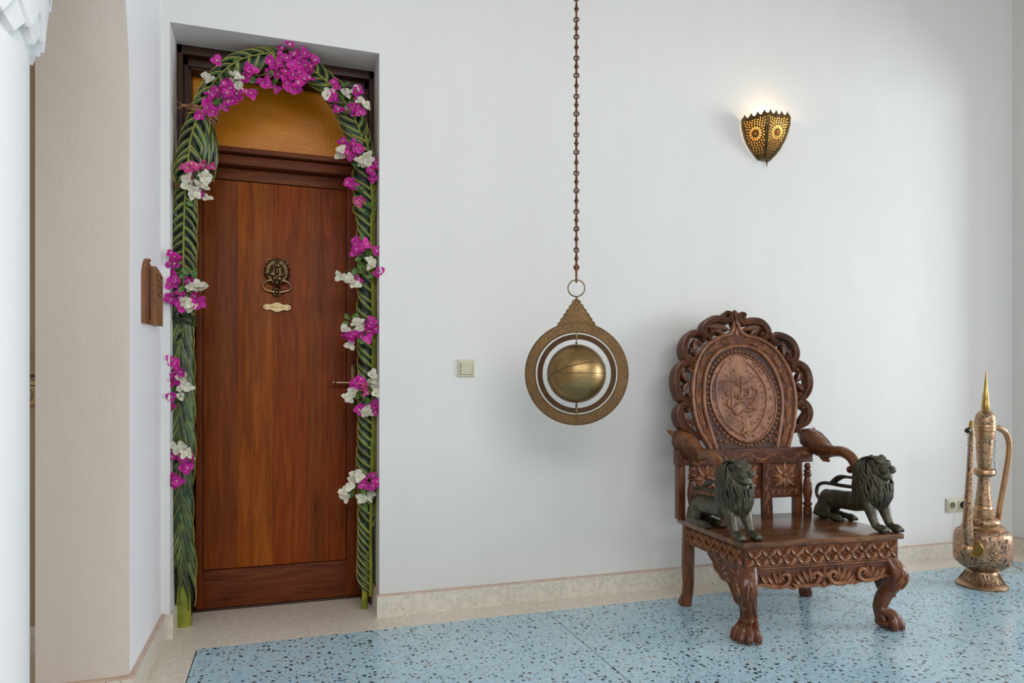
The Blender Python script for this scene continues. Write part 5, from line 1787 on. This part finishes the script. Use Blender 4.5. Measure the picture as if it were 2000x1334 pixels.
rib(3.3, GL-.5, -.95, .006, .010, .001)
# pale sheaths at the feet
mk('leaf_sheath', MB().tube([(-.392, .132, 0.0), (-.393, .126, .10), (-.392, .120, .20), (-.39, .118, .27)], [.030, .028, .022, .010], 14, flat=.55, up=(0, 1, 0)), M_rib, gar, label='broad yellow green sheath at the foot of the bundle')
mk('leaf_sheath', MB().tube([(.360, .128, 0.0), (.362, .122, .10), (.366, .115, .20), (.368, .11, .26)], [.014, .013, .010, .006], 12, flat=.6, up=(0, 1, 0)), M_rib, gar)
s = .14
kx = 0
while s < .44:
    sd = -1 if kx % 2 else 1
    leaflet(s+.16, sd*.15, sd*1.25, .22, .036, .006, 1)
    if s < .40:
        leaflet(s+.13, -sd*.25, sd*rg.uniform(.5, .8), .20, .030, .009, kx % 2)
    s += .030
    kx += 1
# loose tail of blades inside the left haunch of the arch
for k in range(9):
    x0 = -.318+k*.0055
    z0 = 2.12+rg.uniform(-.02, .02)
    ln = rg.uniform(.18, .25)
    vs, vv = [], []
    for i in range(9):
        t = i/8
        x = x0+.022*sin(t*2.2)*(.3+k*.07)-.016*t*t
        y = .085-.02*sin(PI*t)+.004*k
        z_ = z0-ln*t
        w_ = .0065*sin(PI*min(1, t*.9+.12))+.0015
        for u in (-1, 0, 1):
            vs.append((x+w_*u, y+.005*abs(u), z_+.004*u))
        vv += [(x-.0012, y-.0012, z_), (x+.0012, y-.0012, z_)]
    mb = MB().add(vs, [(i*3+j, i*3+j+1, (i+1)*3+j+1, (i+1)*3+j) for i in range(8) for j in range(2)], 0)
    mb.add(vv, [(i*2, i*2+1, i*2+3, i*2+2) for i in range(8)], 1)
    mk('hanging_leaflet', mb, [M_palm, M_vein if k % 2 == 0 else M_palm2], gar)
# ties
def tie(s, n_, mat, r=.0022, wid=.02, nm='twine_tie', sticks=6):
    mb = MB()
    for k in range(n_):
        sl = s+rg.uniform(-.5, .5)*wid
        tilt = rg.uniform(-.02, .02)
        mb.tube([gpt(sl+tilt*sin(j*PI/8), j*PI/8, .012+rg.uniform(0, .003)) for j in range(16)], r, 5, True)
    for k in range(sticks):
        p = gpt(s, -.9, .015)
        mb.tube([p, p+V((rg.uniform(-.03, .0), -.012, rg.uniform(-.012, .014))), p+V((rg.uniform(-.05, -.02), -.006, rg.uniform(-.02, .02)))], [r, r, r*.4], 5)
    mk(nm, mb, mat, gar)
def s_at(z_, left=True):
    best = min((abs(p.z-z_), g) for p, g in zip(gsp, glen) if (p.x < 0) == left)
    return best[1]
tie(s_at(2.165), 9, M_twine, .0024, .03)
tie(s_at(1.84), 5, M_twine, .0016, .012, sticks=2)
tie(s_at(1.29), 10, M_palm2, .0036, .035, 'leaf_knot', 0)
mb = MB()
c = gpt(s_at(1.30), 0, .012)
for k in range(14):
    a = rg.uniform(0, 2*PI)
    q = [c+V((.020*cos(a+t)*(1-.2*t), -.008-.006*sin(t*2), .018*sin(a+t)*(1-.2*t))) for t in (0, .7, 1.4, 2.1)]
    mb.tube(q, [.003, .0045, .004, .001], 5)
mk('leaf_knot', mb, M_palm2, gar)

# ---------------------------------------------------------------- bougainvillea sprays tucked into the garland
def bract(mb, az, tilt, ln, wd, seed):
    r_ = random.Random(seed)
    ca, sa = cos(az), sin(az)
    vs = []
    K, W = 5, 4
    for i in range(K+1):
        t = i/K
        hw = wd*.5*(sin(PI*min(1, t*.86+.12))**.75)*(1.0 if t < .98 else .2)
        for j in range(W+1):
            u = j/W*2-1
            rad = ln*t
            el = tilt*(1-.35*t)+.12*sin(3*t)
            x = rad*cos(el)
            z_ = rad*sin(el)+.18*abs(u)**1.6*hw+r_.uniform(-.0014, .0014)*(t > .1)
            y = hw*u
            vs.append((x*ca-y*sa, x*sa+y*ca, z_))
    fs = [(i*(W+1)+j, i*(W+1)+j+1, (i+1)*(W+1)+j+1, (i+1)*(W+1)+j) for i in range(K) for j in range(W)]
    mb.add(vs, fs, 0)
def flower_mesh(mat, seed, n_=3, size=.027):
    mb = MB()
    r_ = random.Random(seed)
    tl = r_.uniform(.15, .75)
    for k in range(n_):
        bract(mb, 2*PI*k/n_+r_.uniform(-.25, .25), tl+r_.uniform(-.15, .2), size*r_.uniform(.9, 1.15), size*r_.uniform(.85, 1.1), seed*10+k)
    for k in range(3):
        a = 2*PI*k/3+.5
        mb.tube([(.001*cos(a), .001*sin(a), 0), (.004*cos(a), .004*sin(a), .012)], [.0008, .0012], 4, mi=1)
    a = .5
    mb.ell((.004*cos(a), .004*sin(a), .0135), .0021, 6, 4, mi=1)
    me = bpy.data.meshes.new('flower')
    me.from_pydata(mb.v, [], mb.f)
    me.polygons.foreach_set('material_index', mb.m)
    me.polygons.foreach_set('use_smooth', [True]*len(me.polygons))
    me.materials.append(mat)
    me.materials.append(M_floret)
    return me
def leaf_mesh(seed, ln=.034, wd=.023):
    mb = MB()
    bract(mb, 0, .25, ln, wd, seed)
    mb.tube([(-.010, 0, -.002), (0, 0, 0), (ln*.9, 0, ln*.22)], [.0008, .0009, .0003], 4, mi=0)
    me = bpy.data.meshes.new('leaf')
    me.from_pydata(mb.v, [], mb.f)
    me.polygons.foreach_set('use_smooth', [True]*len(me.polygons))
    me.materials.append(M_bleaf)
    return me
FM_ = {'m': [flower_mesh(M_mag, i+1) for i in range(6)], 'w': [flower_mesh(M_wht, i+21) for i in range(5)], 'p': [flower_mesh(M_pink, i+41, size=.023) for i in range(3)]}
LM_ = [leaf_mesh(60+i) for i in range(4)]
NMS = {'m': 'magenta_flower', 'w': 'white_flower', 'p': 'pink_flower', 'l': 'leaf'}
rf = random.Random(23)
for lab, yy, items in SPRAYS:
    cxm = sum(i[1] for i in items)/len(items)
    czm = sum(i[2] for i in items)/len(items)
    rt = root('bougainvillea_spray', (cxm, .06, czm), lab, 'flowers', 'bougainvillea sprays on the door garland')
    stem = MB()
    extra = [(kd, x+rf.uniform(-.018, .018), z_+rf.uniform(-.018, .018)) for kd, x, z_ in items if kd != 'l' and rf.random() < .6]
    for (kd, x, z_) in items+extra:
        y = yy+rf.uniform(-.022, .022)+(.012 if kd == 'l' else 0)
        me = rf.choice(LM_ if kd == 'l' else FM_[kd])
        o = bpy.data.objects.new(NMS[kd], me)
        C.objects.link(o)
        o.parent = rt
        o.location = V((x, y, z_))-rt.location
        # flower faces the room, more or less
        dirv = V((rf.uniform(-.7, .5), -1, rf.uniform(-.7, .7))).normalized()
        q = dirv.to_track_quat('Z', 'Y')
        o.rotation_mode = 'QUATERNION'
        from mathutils import Quaternion
        o.rotation_quaternion = q @ Quaternion((0, 0, 1), rf.uniform(0, 2*PI))
        s_ = rf.uniform(.85, 1.12)
        o.scale = (s_, s_, s_)
        hub = V((cxm*.7+x*.3, .046, czm*.7+z_*.3))
        p1 = V((x, y+.004, z_))
        stem.tube([hub, hub.lerp(p1, .5)+V((0, -.012, .006)), p1], [.0013, .0010, .0008], 4)
    mk('stem', stem, M_bleaf, rt)
